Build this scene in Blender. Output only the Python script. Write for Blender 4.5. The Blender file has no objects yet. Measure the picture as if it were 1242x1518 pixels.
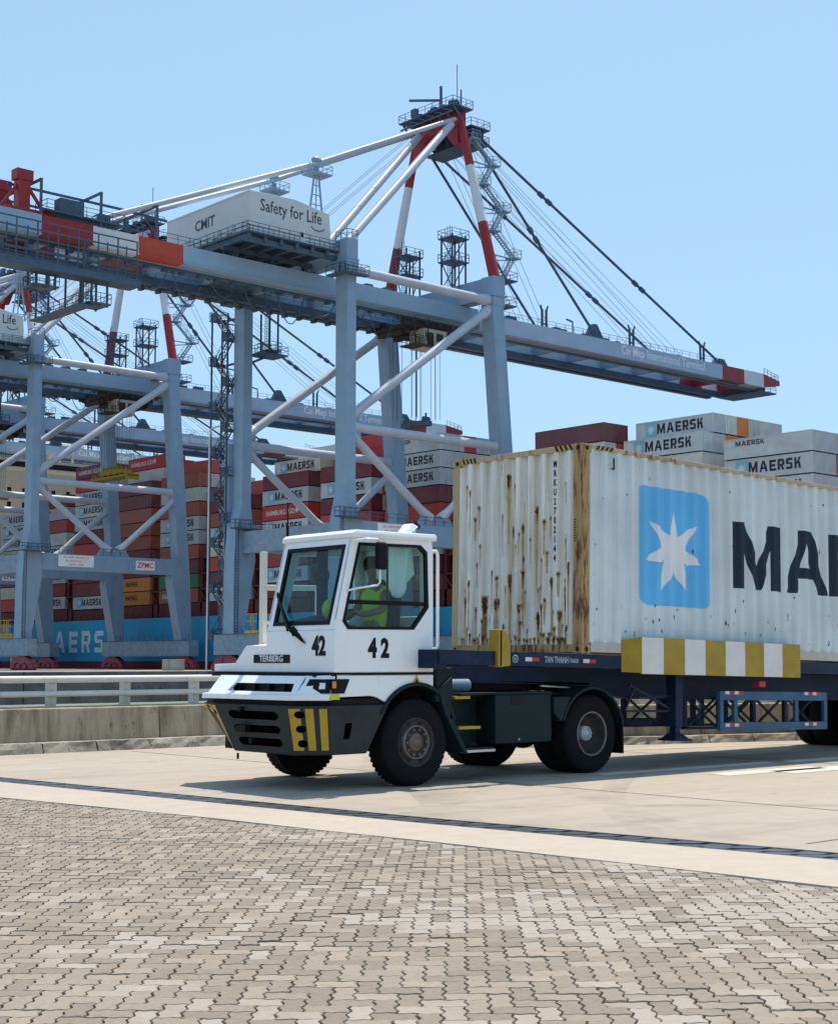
import bpy, bmesh, math, random
from mathutils import Vector, Matrix
random.seed(7)
SC = bpy.context.scene
COL = SC.collection
R = math.radians

# ------------------------------------------------------------------ camera
cam_d = bpy.data.cameras.new('camera')
cam = bpy.data.objects.new('camera', cam_d); COL.objects.link(cam)
AZ = 47.96; PITCH = math.atan(221/2229)
cam.location = (0, 0, 1.5)
cam.rotation_euler = (math.pi/2 + PITCH, 0, R(AZ) - math.pi/2)
cam_d.sensor_fit = 'HORIZONTAL'; cam_d.sensor_width = 36
cam_d.lens = 2229/1242*36
cam_d.clip_start = 0.1; cam_d.clip_end = 12000
SC.camera = cam
# ------------------------------------------------------------------ sky and sun
SUNV = Vector((.38, .13, 1)).normalized()
SUN_EL = math.asin(SUNV.z); SUN_AZ = math.atan2(SUNV.y, SUNV.x)
w = bpy.data.worlds.new('World'); SC.world = w; w.use_nodes = True
nt = w.node_tree; nt.nodes.clear()
sky = nt.nodes.new('ShaderNodeTexSky'); sky.sky_type = 'NISHITA'; sky.sun_disc = False
sky.sun_elevation = SUN_EL; sky.sun_rotation = math.pi/2 - SUN_AZ
sky.altitude = 0; sky.air_density = 1.0; sky.dust_density = 0.6; sky.ozone_density = 2.6
bg = nt.nodes.new('ShaderNodeBackground'); bg.inputs[1].default_value = 0.125
wo = nt.nodes.new('ShaderNodeOutputWorld')
gm = nt.nodes.new('ShaderNodeGamma'); gm.inputs[1].default_value = .27          # even, hazy tropical sky
tn = nt.nodes.new('ShaderNodeMix'); tn.data_type = 'RGBA'; tn.blend_type = 'MULTIPLY'; tn.inputs['Factor'].default_value = 1; tn.inputs[7].default_value = (1.50, 2.12, 2.66, 1)
nt.links.new(sky.outputs[0], gm.inputs[0]); nt.links.new(gm.outputs[0], tn.inputs[6])
nt.links.new(tn.outputs[2], bg.inputs[0]); nt.links.new(bg.outputs[0], wo.inputs[0])
sun_d = bpy.data.lights.new('sun', 'SUN'); sun_d.energy = 3.0; sun_d.angle = R(0.53); sun_d.color = (1, .90, .77)
sun = bpy.data.objects.new('sun', sun_d); COL.objects.link(sun)
sun.rotation_euler = SUNV.to_track_quat('Z', 'Y').to_euler()
SC.view_settings.view_transform = 'Standard'; SC.view_settings.look = 'None'
SC.view_settings.exposure = 0.88; SC.view_settings.gamma = 1; SC.view_settings.use_curve_mapping = False
SC.cycles.max_bounces = 8; SC.cycles.transparent_max_bounces = 16
SC.cycles.use_denoising = True

# ------------------------------------------------------------------ helpers
class MB:
    """collects shapes of one part"""
    def __init__(s): s.v = []; s.f = []; s.m = []; s.s = []
    def add(s, vs, fs, mat=0, smooth=False):
        o = len(s.v); s.v += [tuple(p) for p in vs]
        for f in fs: s.f.append([i+o for i in f]); s.m.append(mat); s.s.append(smooth)
        return s
    def box(s, x0, x1, y0, y1, z0, z1, mat=0):
        return s.hexa([(x0,y0,z0),(x1,y0,z0),(x1,y1,z0),(x0,y1,z0),(x0,y0,z1),(x1,y0,z1),(x1,y1,z1),(x0,y1,z1)], mat)
    def hexa(s, p, mat=0):
        return s.add(p, [(0,3,2,1),(4,5,6,7),(0,1,5,4),(1,2,6,5),(2,3,7,6),(3,0,4,7)], mat)
    def bar(s, p, q, w, h=None, mat=0):
        p = Vector(p); q = Vector(q); d = q-p
        if d.length < 1e-6: return s
        d.normalize(); h = h or w
        a = d.cross(Vector((0,0,1)))
        if a.length < 1e-3: a = Vector((1,0,0))
        a.normalize(); b = a.cross(d).normalized()
        a = a*w/2; b = b*h/2
        return s.hexa([p-a-b, p+a-b, p+a+b, p-a+b, q-a-b, q+a-b, q+a+b, q-a+b], mat)
    def tube(s, p, q, r, n=10, mat=0, r2=None, smooth=True, caps=True):
        p = Vector(p); q = Vector(q); d = (q-p).normalized(); r2 = r if r2 is None else r2
        a = d.orthogonal().normalized(); b = d.cross(a)
        vs = []
        for (c, rr) in ((p, r), (q, r2)):
            for i in range(n):
                t = 2*math.pi*i/n; vs.append(c + a*(rr*math.cos(t)) + b*(rr*math.sin(t)))
        s.add(vs, [(i, (i+1)%n, n+(i+1)%n, n+i) for i in range(n)], mat, smooth)
        if caps: s.add(vs, [tuple(range(n))[::-1], tuple(range(n, 2*n))], mat)
        return s
    def path(s, pts, r, n=8, mat=0):
        pts = [Vector(p) for p in pts]; rings = []; a = None
        for i, p in enumerate(pts):
            d = (pts[min(i+1, len(pts)-1)] - pts[max(i-1, 0)]).normalized()
            a = d.orthogonal().normalized() if a is None else (a - d*a.dot(d)).normalized()
            b = d.cross(a)
            rings += [p + a*(r*math.cos(2*math.pi*k/n)) + b*(r*math.sin(2*math.pi*k/n)) for k in range(n)]
        fs = []
        for i in range(len(pts)-1):
            for k in range(n): fs.append((i*n+k, i*n+(k+1)%n, (i+1)*n+(k+1)%n, (i+1)*n+k))
        s.add(rings, fs, mat, True)
        s.add(rings, [tuple(range(n))[::-1], tuple(range(len(rings)-n, len(rings)))], mat)
        return s
    def prism(s, poly, plane, a, b, mat=0, cap=True):
        n = len(poly)
        mp = {'xz': lambda u, v, t: (u, t, v), 'yz': lambda u, v, t: (t, u, v), 'xy': lambda u, v, t: (u, v, t)}[plane]
        vs = [mp(u, v, a) for u, v in poly] + [mp(u, v, b) for u, v in poly]
        fs = [(i, (i+1)%n, n+(i+1)%n, n+i) for i in range(n)]
        if cap: fs += [tuple(range(n))[::-1], tuple(range(n, 2*n))]
        return s.add(vs, fs, mat)
    def ring(s, outer, inner, plane, a, b, mat=0):
        """wall with an opening: outer and inner outlines of the same length"""
        n = len(outer)
        mp = {'xz': lambda u, v, t: (u, t, v), 'yz': lambda u, v, t: (t, u, v), 'xy': lambda u, v, t: (u, v, t)}[plane]
        vs = [mp(u, v, t) for t in (a, b) for u, v in list(outer)+list(inner)]
        fs = []
        for i in range(n):
            j = (i+1) % n
            fs += [(i, j, n+j, n+i), (2*n+i, 3*n+i, 3*n+j, 2*n+j), (i, 2*n+i, 2*n+j, j), (n+i, n+j, 3*n+j, 3*n+i)]
        return s.add(vs, fs, mat)
    def lathe(s, prof, o, axis, n=24, mat=0, smooth=True):
        """prof: (radius, distance along axis)"""
        o = Vector(o); d = Vector(axis).normalized(); a = d.orthogonal().normalized(); b = d.cross(a)
        vs = []
        for r, t in prof:
            for k in range(n):
                th = 2*math.pi*k/n; vs.append(o + d*t + a*(r*math.cos(th)) + b*(r*math.sin(th)))
        fs = []
        for i in range(len(prof)-1):
            for k in range(n): fs.append((i*n+k, i*n+(k+1)%n, (i+1)*n+(k+1)%n, (i+1)*n+k))
        return s.add(vs, fs, mat, smooth)
    def disc(s, o, axis, r, n=16, mat=0, z=0):
        o = Vector(o); d = Vector(axis).normalized(); a = d.orthogonal().normalized(); b = d.cross(a)
        return s.add([o + d*z + a*(r*math.cos(2*math.pi*k/n)) + b*(r*math.sin(2*math.pi*k/n)) for k in range(n)], [tuple(range(n))], mat)
    def rail(s, pts, h=1.1, sp=1.6, w=.05, mat=0, closed=False):
        """handrail with posts along a path of deck points"""
        pts = [Vector(p) for p in pts]
        if closed: pts = pts + [pts[0]]
        up = Vector((0,0,h))
        for p, q in zip(pts, pts[1:]):
            n = max(1, round((q-p).length/sp))
            for k in range(n+1):
                c = p.lerp(q, k/n); s.bar(c, c+up, w, mat=mat)
            s.bar(p+up, q+up, w, mat=mat); s.bar(p+up*.55, q+up*.55, w*.8, mat=mat)
        return s
    def sphere(s, c, r, n=12, m=8, mat=0, sc=(1,1,1)):
        c = Vector(c); vs = []
        for i in range(m+1):
            ph = math.pi*i/m
            for k in range(n):
                th = 2*math.pi*k/n
                vs.append((c.x+sc[0]*r*math.sin(ph)*math.cos(th), c.y+sc[1]*r*math.sin(ph)*math.sin(th), c.z+sc[2]*r*math.cos(ph)))
        fs = [(i*n+k, (i+1)*n+k, (i+1)*n+(k+1)%n, i*n+(k+1)%n) for i in range(m) for k in range(n)]
        return s.add(vs, fs, mat, True)

OFF = {}
def root_off(o): return OFF.get(o.name, Vector((0,0,0)))
def mesh_from(mb, name, mats, off=Vector((0,0,0)), fix=True):
    me = bpy.data.meshes.new(name)
    me.from_pydata([(p[0]-off.x, p[1]-off.y, p[2]-off.z) for p in mb.v], [], mb.f)
    for m in (mats if isinstance(mats, (list, tuple)) else [mats]): me.materials.append(m)
    me.polygons.foreach_set('material_index', mb.m)
    me.polygons.foreach_set('use_smooth', mb.s)
    if fix:
        bm = bmesh.new(); bm.from_mesh(me); bmesh.ops.recalc_face_normals(bm, faces=bm.faces); bm.to_mesh(me); bm.free()
    me.update()
    return me
def part(name, mb, mats, parent=None, bevel=0, fix=True, label=None, seg=2):
    off = root_off(parent) if parent else Vector((0,0,0))
    o = bpy.data.objects.new(name, mesh_from(mb, name, mats, off, fix)); COL.objects.link(o)
    if parent: o.parent = parent
    OFF[o.name] = off.copy()
    if bevel:
        m = o.modifiers.new('bevel', 'BEVEL'); m.width = bevel; m.segments = seg; m.limit_method = 'ANGLE'; m.angle_limit = R(35)
        m.harden_normals = False
    if label: o['label'] = label
    return o
def tag(o, label, cat, group=None):
    o['label'] = label; o['category'] = cat
    if group: o['group'] = group
    return o
def thing(name, label, cat, loc=(0,0,0), group=None, rot=(0,0,0)):
    o = bpy.data.objects.new(name, None); COL.objects.link(o); o.empty_display_size = .3
    o.location = loc; o.rotation_euler = rot; OFF[o.name] = Vector(loc)
    return tag(o, label, cat, group)
def struct(name, mb, mats, fix=True):
    o = part(name, mb, mats, None, fix=fix); o['kind'] = 'structure'; return o
def copy_tree(o, parent=None):
    c = o.copy(); COL.objects.link(c)
    if parent is not None: c.parent = parent
    for ch in [x for x in KIDS.get(o.name, [])]: copy_tree(ch, c)
    return c
KIDS = {}
def index_kids():
    KIDS.clear()
    for o in bpy.data.objects:
        if o.parent: KIDS.setdefault(o.parent.name, []).append(o)

# ------------------------------------------------------------------ materials
def nodes(name):
    m = bpy.data.materials.new(name); m.use_nodes = True; t = m.node_tree
    b = t.nodes['Principled BSDF']
    return m, t, b
def N(t, typ, **kw):
    n = t.nodes.new(typ)
    for k, v in kw.items():
        if k.startswith('i_'): n.inputs[k[2:].replace('_', ' ')].default_value = v
        else: setattr(n, k, v)
    return n
def mix(t, fac, a, b, typ='MIX'):
    n = t.nodes.new('ShaderNodeMix'); n.data_type = 'RGBA'; n.blend_type = typ
    for sock, val in ((n.inputs['Factor'], fac), (n.inputs[6], a), (n.inputs[7], b)):
        if isinstance(val, bpy.types.NodeSocket): t.links.new(val, sock)
        elif isinstance(val, (tuple, list)): sock.default_value = (*val[:3], 1)
        else: sock.default_value = val
    return n.outputs[2]
def noise(t, scale=5, detail=4, rough=.55, sc=(1,1,1), coord='Object', loc=(0,0,0)):
    c = N(t, 'ShaderNodeTexCoord'); mp = N(t, 'ShaderNodeMapping'); mp.inputs['Scale'].default_value = sc; mp.inputs['Location'].default_value = loc
    src = c.outputs[coord]
    if coord == 'World': pass
    t.links.new(src, mp.inputs[0])
    n = N(t, 'ShaderNodeTexNoise'); n.inputs['Scale'].default_value = scale; n.inputs['Detail'].default_value = detail; n.inputs['Roughness'].default_value = rough
    t.links.new(mp.outputs[0], n.inputs['Vector'])
    return n.outputs['Fac']
def wnoise(t, scale=5, detail=4, rough=.55, sc=(1,1,1), loc=(0,0,0)):
    g = N(t, 'ShaderNodeNewGeometry'); mp = N(t, 'ShaderNodeMapping'); mp.inputs['Scale'].default_value = sc; mp.inputs['Location'].default_value = loc
    t.links.new(g.outputs['Position'], mp.inputs[0])
    n = N(t, 'ShaderNodeTexNoise'); n.inputs['Scale'].default_value = scale; n.inputs['Detail'].default_value = detail; n.inputs['Roughness'].default_value = rough
    t.links.new(mp.outputs[0], n.inputs['Vector'])
    return n.outputs['Fac']
def ramp(t, src, p0, p1, c0=(0,0,0), c1=(1,1,1)):
    r = N(t, 'ShaderNodeValToRGB'); e = r.color_ramp.elements
    e[0].position = p0; e[1].position = p1; e[0].color = (*c0, 1); e[1].color = (*c1, 1)
    t.links.new(src, r.inputs[0]); return r.outputs[0]
def math_(t, op, a, b=0.5):
    n = N(t, 'ShaderNodeMath', operation=op)
    for i, v in enumerate((a, b)):
        if isinstance(v, bpy.types.NodeSocket): t.links.new(v, n.inputs[i])
        else: n.inputs[i].default_value = v
    return n.outputs[0]
def bump(t, b, src, strength=.2, dist=.01):
    n = N(t, 'ShaderNodeBump'); n.inputs['Strength'].default_value = strength; n.inputs['Distance'].default_value = dist
    t.links.new(src, n.inputs['Height']); t.links.new(n.outputs[0], b.inputs['Normal'])
def paint(name, col, rough=.45, var=.18, dirt=None, dirt_amt=.5, streak=(2.5,2.5,.25), scale=1.2, metal=0, bmp=0, world=False, coat=0, spec=None):
    m, t, b = nodes(name)
    if spec is None: spec = .18 if max(col) < .06 else .35
    b.inputs['Specular IOR Level'].default_value = spec
    f = (wnoise if world else noise)(t, scale, 5, .6)
    c0 = tuple(c*(1-var) for c in col); c1 = tuple(min(1, c*(1+var*.6)) for c in col)
    out = ramp(t, f, .3, .7, c0, c1)
    if dirt:
        d = (wnoise if world else noise)(t, scale*1.7, 6, .7, streak)
        out = mix(t, ramp(t, d, .62-.2*dirt_amt, .85, (0,0,0), (dirt_amt,)*3), out, dirt)
    t.links.new(out, b.inputs['Base Color'])
    b.inputs['Roughness'].default_value = rough; b.inputs['Metallic'].default_value = metal
    if coat: b.inputs['Coat Weight'].default_value = coat; b.inputs['Coat Roughness'].default_value = .15
    if bmp: bump(t, b, (wnoise if world else noise)(t, scale*14, 4), bmp, .01)
    return m
# ------------------------------------------------------------------ shared materials
def concrete(name, col, var=.16, scale=.5, bmp=.15, stains=None, streak=False, tracks=False):
    m, t, b = nodes(name)
    a = wnoise(t, scale, 6, .65); c = wnoise(t, scale*9, 5, .6); g = wnoise(t, 90, 3, .6)
    out = ramp(t, a, .3, .72, tuple(x*(1-var) for x in col), tuple(min(1, x*(1+var*.5)) for x in col))
    out = mix(t, .35, out, ramp(t, c, .3, .7, tuple(x*.72 for x in col), tuple(min(1, x*1.15) for x in col)))
    out = mix(t, .25, out, ramp(t, g, .25, .75, tuple(x*.6 for x in col), tuple(min(1, x*1.3) for x in col)))
    if tracks:   # tyre marks worn along the driving direction
        s_ = wnoise(t, .9, 5, .6, (.10, 1.6, 1)); out = mix(t, ramp(t, s_, .50, .74, (0,0,0), (.7,)*3), out, tuple(x*.60 for x in col))
        s2 = wnoise(t, .25, 4, .6, (1, 1, 1), (3, 7, 0)); out = mix(t, ramp(t, s2, .5, .68, (0,0,0), (.5,)*3), out, tuple(x*.74 for x in col))
    if tracks:   # faint curved tyre tracks worn into the concrete
        ge = N(t, 'ShaderNodeNewGeometry'); acc = None
        for cx_, cy_, rr_ in ((26, -4, 20), (26, -4, 21.9), (0, 30, 19.4), (0, 30, 21.3), (31, -2, 22.6), (31, -2, 24.4), (-4, -10, 24.2), (-4, -10, 26.0)):
            vm = N(t, 'ShaderNodeVectorMath', operation='DISTANCE'); vm.inputs[1].default_value = (cx_, cy_, 0); t.links.new(ge.outputs['Position'], vm.inputs[0])
            q = math_(t, 'LESS_THAN', math_(t, 'ABSOLUTE', math_(t, 'SUBTRACT', vm.outputs['Value'], rr_)), .15)
            acc = q if acc is None else math_(t, 'MAXIMUM', acc, q)
        brk = wnoise(t, 1.1, 5, .7, (1,1,1), (2,5,0)); out = mix(t, math_(t, 'MULTIPLY', acc, ramp(t, brk, .42, .72, (0,0,0), (.55,)*3)), out, tuple(x*.42 for x in col))
    if tracks:   # oil drips
        s4 = wnoise(t, 2.2, 3, .5, (1,1,1), (7,2,0)); out = mix(t, ramp(t, s4, .69, .74, (0,0,0), (.4,)*3), out, tuple(x*.45 for x in col))
    if stains:
        st = wnoise(t, 1.5, 6, .7, (3, 3, .22) if streak else (1,1,1)); out = mix(t, ramp(t, st, .44, .66, (0,0,0), (.85,)*3), out, stains)
        s3 = wnoise(t, 4, 6, .75, (1,1,.5), (5,0,0)); out = mix(t, ramp(t, s3, .57, .66, (0,0,0), (.8,)*3), out, tuple(x*.35 for x in stains))
    t.links.new(out, b.inputs['Base Color']); b.inputs['Roughness'].default_value = .85
    hh = mix(t, .5, c, g); bump(t, b, hh, bmp, .01)
    return m
M_ROAD = concrete('road_concrete', (.375, .32, .26), tracks=True)
M_STRIP = concrete('strip_concrete', (.42, .36, .295), var=.12)
M_WALL = concrete('wall_concrete', (.42, .35, .25), stains=(.15, .115, .075), streak=True, bmp=.3)
M_KERB = concrete('kerb_concrete', (.40, .36, .29), stains=(.09, .07, .05), scale=2.5, bmp=.8)
M_SAND = concrete('joint_sand', (.17, .13, .09), bmp=.4)
M_WATER, _t, _b = nodes('harbour_water'); _b.inputs['Base Color'].default_value = (.03, .06, .06, 1); _b.inputs['Roughness'].default_value = .12
bump(_t, _b, wnoise(_t, .4, 4, .6, (1, .4, 1)), .3, .3)
M_WHITE_RAIL = paint('rail_paint', (.62, .61, .58), .5, .12, (.25, .2, .15), .5)
M_DARK = paint('black_steel', (.012, .013, .016), .55, .3)
M_LINE = paint('road_marking', (.58, .56, .52), .7, .15, (.40,.33,.26), 1.0, world=True, scale=2)
M_YLINE = paint('yellow_marking', (.50, .39, .20), .7, .2, (.42,.37,.3), 1.0, world=True, scale=2)

# ------------------------------------------------------------------ ground
def lerp_poly(tab, y):
    for (y0, x0), (y1, x1) in zip(tab, tab[1:]):
        if y0 <= y <= y1: return x0 + (x1-x0)*(y-y0)/(y1-y0)
    return tab[0][1] if y < tab[0][0] else tab[-1][1]
EDGE = [(-8, 9.6), (2, 9.15), (5.6, 8.87), (6.7, 8.8), (8.06, 8.68), (9.3, 8.58), (10.6, 8.42), (12.1, 8.3), (13.7, 8.08), (15.5, 7.8), (20, 7.05), (30, 5.4)]
DR0 = [(-8, 12.0), (6.58, 10.27), (10.72, 9.66), (17.9, 8.98), (30, 7.7)]   # drain centre line
def edge(y): return lerp_poly(EDGE, y)
def drain(y): return lerp_poly(DR0, y)
DW = .205
ys = [-8+38*i/76 for i in range(77)]
# base ground sheet to the quay edge, water beyond
g = MB(); g.add([(-400,-900,-.09), (149.2,-900,-.09), (149.2,1500,-.09), (-400,1500,-.09)], [(0,1,2,3)])
o = struct('ground', g, M_SAND)
g = MB(); g.box(148.6, 149.3, -900, 1500, -5, -.02); struct('quay_edge', g, M_WALL)
g = MB(); g.add([(149.3,-6000,-3.2), (7000,-6000,-3.2), (7000,8000,-3.2), (149.3,8000,-3.2)], [(0,1,2,3)]); struct('sea_water', g, M_WATER)
# road slab (its near border follows the drain)
g = MB()
for a, b in zip(ys, ys[1:]):
    g.hexa([(drain(a)+DW, a, -.085), (149, a, -.085), (149, b, -.085), (drain(b)+DW, b, -.085),
            (drain(a)+DW, a, 0), (149, a, 0), (149, b, 0), (drain(b)+DW, b, 0)])
g.box(11, 149, 30, 900, -.085, 0); g.box(11, 149, -600, -8, -.085, 0)
struct('road', g, M_ROAD)
# pale concrete strip between the drain and the pavers
g = MB()
for a, b in zip(ys, ys[1:]):
    g.hexa([(edge(a), a, -.085), (drain(a)-DW, a, -.085), (drain(b)-DW, b, -.085), (edge(b), b, -.085),
            (edge(a), a, .008), (drain(a)-DW, a, .004), (drain(b)-DW, b, .004), (edge(b), b, .008)])
struct('concrete_strip', g, M_STRIP)
# drain channel with iron covers
M_IRON = paint('drain_iron', (.11, .125, .155), .34, .35, (.3,.28,.25), .5, metal=.5, world=True, scale=3)
tr = thing('drain_channel', 'long iron drain channel crossing the concrete between road and pavers', 'drain', (drain(10), 10, 0))
g = MB()
for a, b in zip(ys, ys[1:]):
    g.hexa([(drain(a)-DW+.001, a, -.084), (drain(a)+DW-.001, a, -.084), (drain(b)+DW-.001, b, -.084), (drain(b)-DW+.001, b, -.084),
            (drain(a)-DW+.001, a, -.05), (drain(a)+DW-.001, a, -.05), (drain(b)+DW-.001, b, -.05), (drain(b)-DW+.001, b, -.05)])
    for sg in (-1, 1):
        e0 = drain(a)+sg*(DW-.02); e1 = drain(b)+sg*(DW-.02)
        g.hexa([(e0-.018, a, -.05), (e0+.018, a, -.05), (e1+.018, b, -.05), (e1-.018, b, -.05), (e0-.018, a, .006), (e0+.018, a, .006), (e1+.018, b, .006), (e1-.018, b, .006)])
part('channel_frame', g, M_IRON, tr)
JO = [(-.165, .0), (-.09, -.005), (.05, -.16), (.165, -.165)]          # joint of two covers, across the drain
y = 2.0; k = 0
while y < 21:
    p = .27; gp = .032; dz = random.uniform(-.003, .003)
    poly = [(drain(y)+u, y+v+gp) for u, v in JO] + [(drain(y+p)+u, y+v+p-gp) for u, v in JO[::-1]]
    g = MB(); g.prism(poly, 'xy', -.03, .004+dz); 
    part('drain_cover', g, M_IRON, tr, fix=False)
    y += p; k += 1

# ------------------------------------------------------------------ interlocking pavers, zigzag edged, herringbone
def paver_mat(name, island):
    m, t, b = nodes(name)
    if island:
        ge = N(t, 'ShaderNodeNewGeometry'); rnd = ge.outputs['Random Per Island']
    else:
        oi = N(t, 'ShaderNodeObjectInfo'); rnd = oi.outputs['Random']
    base = ramp(t, rnd, 0, 1, (.125, .10, .072), (.37, .305, .23))
    # patches of pale, cement-washed pavers, and browner ones
    big = wnoise(t, .55, 3, .5, (1,1,1), (2.3, -1.2, 0)); big = math_(t, 'ADD', big, math_(t, 'MULTIPLY', math_(t, 'SUBTRACT', rnd, .5), .30))
    ge2 = N(t, 'ShaderNodeNewGeometry'); vm = N(t, 'ShaderNodeVectorMath', operation='DISTANCE'); vm.inputs[1].default_value = (7.4, 6.0, 0); t.links.new(ge2.outputs['Position'], vm.inputs[0])
    big = math_(t, 'ADD', big, math_(t, 'MULTIPLY', math_(t, 'SUBTRACT', 2.4, vm.outputs['Value']), .055))
    base = mix(t, ramp(t, big, .545, .635, (0,0,0), (.8,)*3), base, (.47, .43, .385))
    base = mix(t, .22, base, ramp(t, wnoise(t, .35, 4, .6), .35, .65, (.155,.12,.09), (.31,.25,.19)))
    f = wnoise(t, 26, 6, .7); base = mix(t, .32, base, ramp(t, f, .3, .72, (.11,.085,.065), (.37,.305,.24)))
    g2 = wnoise(t, 220, 3, .6); base = mix(t, .22, base, ramp(t, g2, .3, .7, (.08,.065,.05), (.37,.315,.265)))
    t.links.new(base, b.inputs['Base Color']); b.inputs['Roughness'].default_value = .8
    bump(t, b, mix(t, .5, f, g2), .35, .006)
    return m
M_PAV = paver_mat('paver_concrete', False); M_PAVS = paver_mat('paver_concrete_far', True)
PA = R(46.2); PU = Vector((math.cos(PA), math.sin(PA), 0)); PV = Vector((math.sin(PA), -math.cos(PA), 0)); CELL = .1; CU, CV = 1.27, 1.01        # lattice cell, stretch along and across the rows
def unit_edge(p, q, d=.013):
    """lattice edge with the zigzag of the paver, sampled at three points"""
    p = Vector(p); q = Vector(q); e = q-p; n = Vector((-e.y, e.x)); sgn = 1 if (abs(e.x) > .5 and e.x > 0) or (abs(e.y) > .5 and e.y > 0) else -1
    d = .011 if abs(e.x) > .5 else .007      # deeper teeth on the joints that run along the rows
    return [p, p+e*.28+n*(d/CELL), p+e*.72-n*(d/CELL)]
def outline(cells_w, cells_h):
    c = [(i, 0) for i in range(cells_w)] + [(cells_w, j) for j in range(cells_h)] + [(i, cells_h) for i in range(cells_w, 0, -1)] + [(0, j) for j in range(cells_h, 0, -1)]
    pts = []
    for a, b in zip(c, c[1:]+c[:1]): pts += unit_edge(a, b)
    cx, cy = cells_w/2, cells_h/2
    out = []
    for p in pts:                       # joint gap
        v = Vector((p.x-cx, p.y-cy)); v.x *= 1-.035/cells_w; v.y *= 1-.085/cells_h
        out.append((v.x*CELL*CU, v.y*CELL*CV))
    return out
OUT_H = outline(2, 1); OUT_V = outline(1, 2)
def paver_geo(ol, chamfer):
    vs = []; n = len(ol)
    if chamfer:
        vs += [(u*.965, v*.965, 0) for u, v in ol] + [(u, v, -.006) for u, v in ol]
        fs = [tuple(range(n))] + [(i, (i+1)%n, n+(i+1)%n, n+i) for i in range(n)]
        vs += [(u, v, -.05) for u, v in ol]; fs += [(n+i, n+(i+1)%n, 2*n+(i+1)%n, 2*n+i) for i in range(n)]
    else:
        vs += [(u*.98, v*.98, 0) for u, v in ol] + [(u, v, -.035) for u, v in ol]
        fs = [tuple(range(n))] + [(i, (i+1)%n, n+(i+1)%n, n+i) for i in range(n)]
    return vs, fs
cells = []
def sag(p): return .004*math.sin(p.x*1.9+1)*math.sin(p.y*2.3) + .0015*math.sin(p.x*5.1+p.y*3.7)
for i in range(14, 165):
    for j in range(-116, 96):
        k = (i-j) % 4
        if k == 0: ci, cj, horiz = i+1, j+.5, True
        elif k == 3: ci, cj, horiz = i+.5, j+1, False
        else: continue
        dep, lat = ci*CELL*CU, cj*CELL*CV
        if not (3.2 < dep < 20 and -.30*dep-4.6 < lat < .30*dep+2.8): continue
        p = PU*dep + PV*lat
        if p.x > edge(p.y)+.09 or p.x < -4: continue
        cells.append((dep, lat, p, horiz))
fwd = Vector((math.cos(R(AZ)), math.sin(R(AZ)), 0))
def seen(c):
    d = c[2].dot(fwd); l = c[2].dot(Vector((fwd.y, -fwd.x, 0)))
    return 6.0 < d and abs(l)/d < .285 and 1.5/d < .255
vis = sorted([c for c in cells if seen(c)], key=lambda c: c[2].dot(fwd))
near = set(id(c) for c in vis[:300])
base = MB()
for a, b in zip(ys, ys[1:]):
    base.add([(-12, a, -.016), (edge(a)+.05, a, -.016), (edge(b)+.05, b, -.016), (-12, b, -.016)], [(0,1,2,3)])
pav = struct('paver_area', base, M_SAND, fix=False)
def paver_rot(horiz):
    # mesh x -> PU, mesh y -> PV
    m = Matrix(((PU.x, PV.x, 0), (PU.y, PV.y, 0), (0, 0, 1)))
    return m
RM = paver_rot(True)
meshes = {}
for h, ol in ((True, OUT_H), (False, OUT_V)):
    vs, fs = paver_geo(ol, True); mb = MB(); mb.add([RM @ Vector(v) for v in vs], fs); meshes[h] = mesh_from(mb, 'paver', M_PAV)
rest = MB()
gv = {h: ([RM @ Vector(v) for v in paver_geo(ol, False)[0]], paver_geo(ol, False)[1]) for h, ol in ((True, OUT_H), (False, OUT_V))}
for c in cells:
    dep, lat, p, h = c
    z = sag(p) + random.gauss(0, .0011); tx, ty = random.gauss(0, .007), random.gauss(0, .007); rz = random.gauss(0, .012)
    if random.random() < .04: z -= .004; tx *= 2
    jx, jy = random.gauss(0, .0012), random.gauss(0, .0012)
    if id(c) in near:
        o = bpy.data.objects.new('paver', meshes[h]); COL.objects.link(o); o.parent = pav
        o.location = (p.x+jx, p.y+jy, z); o.rotation_euler = (tx, ty, rz)
    else:
        vs, fs = gv[h]
        rest.add([(p.x+jx+v.x-rz*v.y, p.y+jy+v.y+rz*v.x, z+v.z+tx*v.y-ty*v.x) for v in vs], fs)
o = part('pavers', rest, M_PAVS, pav, fix=False); o['kind'] = 'stuff'

# road markings, slab seams
g = MB()
for x0, y0, x1, y1, w_ in ((16.35, 12.08, 18.55, 12.02, .42), (17.35, 11.75, 19.6, 11.68, .46), (15.2, 13.2, 18.9, 13.1, .3), (20.2, 11.9, 23.6, 11.8, .45), (19.2, 13.0, 24, 12.9, .3)):
    g.add([(x0, y0, .004), (x1, y1, .004), (x1+.1, y1+w_, .004), (x0+.1, y0+w_, .004)], [(0,1,2,3)])
struct('road_marking', g, M_LINE)
g = MB(); g.add([(16.5,17.6,.004),(40,12.5,.004),(40,12.3,.004),(16.5,17.4,.004)], [(0,1,2,3)])
struct('yellow_road_marking', g, M_YLINE)
M_SEAM = paint('seam_tar', (.09, .08, .07), .9, .3)
g = MB()
for y in (7.2,): g.box(10.8, 60, y, y+.018, .001, .003)
for x in (13.4, 19.4, 25.4): g.box(x, x+.018, 6, 22, .001, .003)
struct('road_joint', g, M_SEAM)

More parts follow.
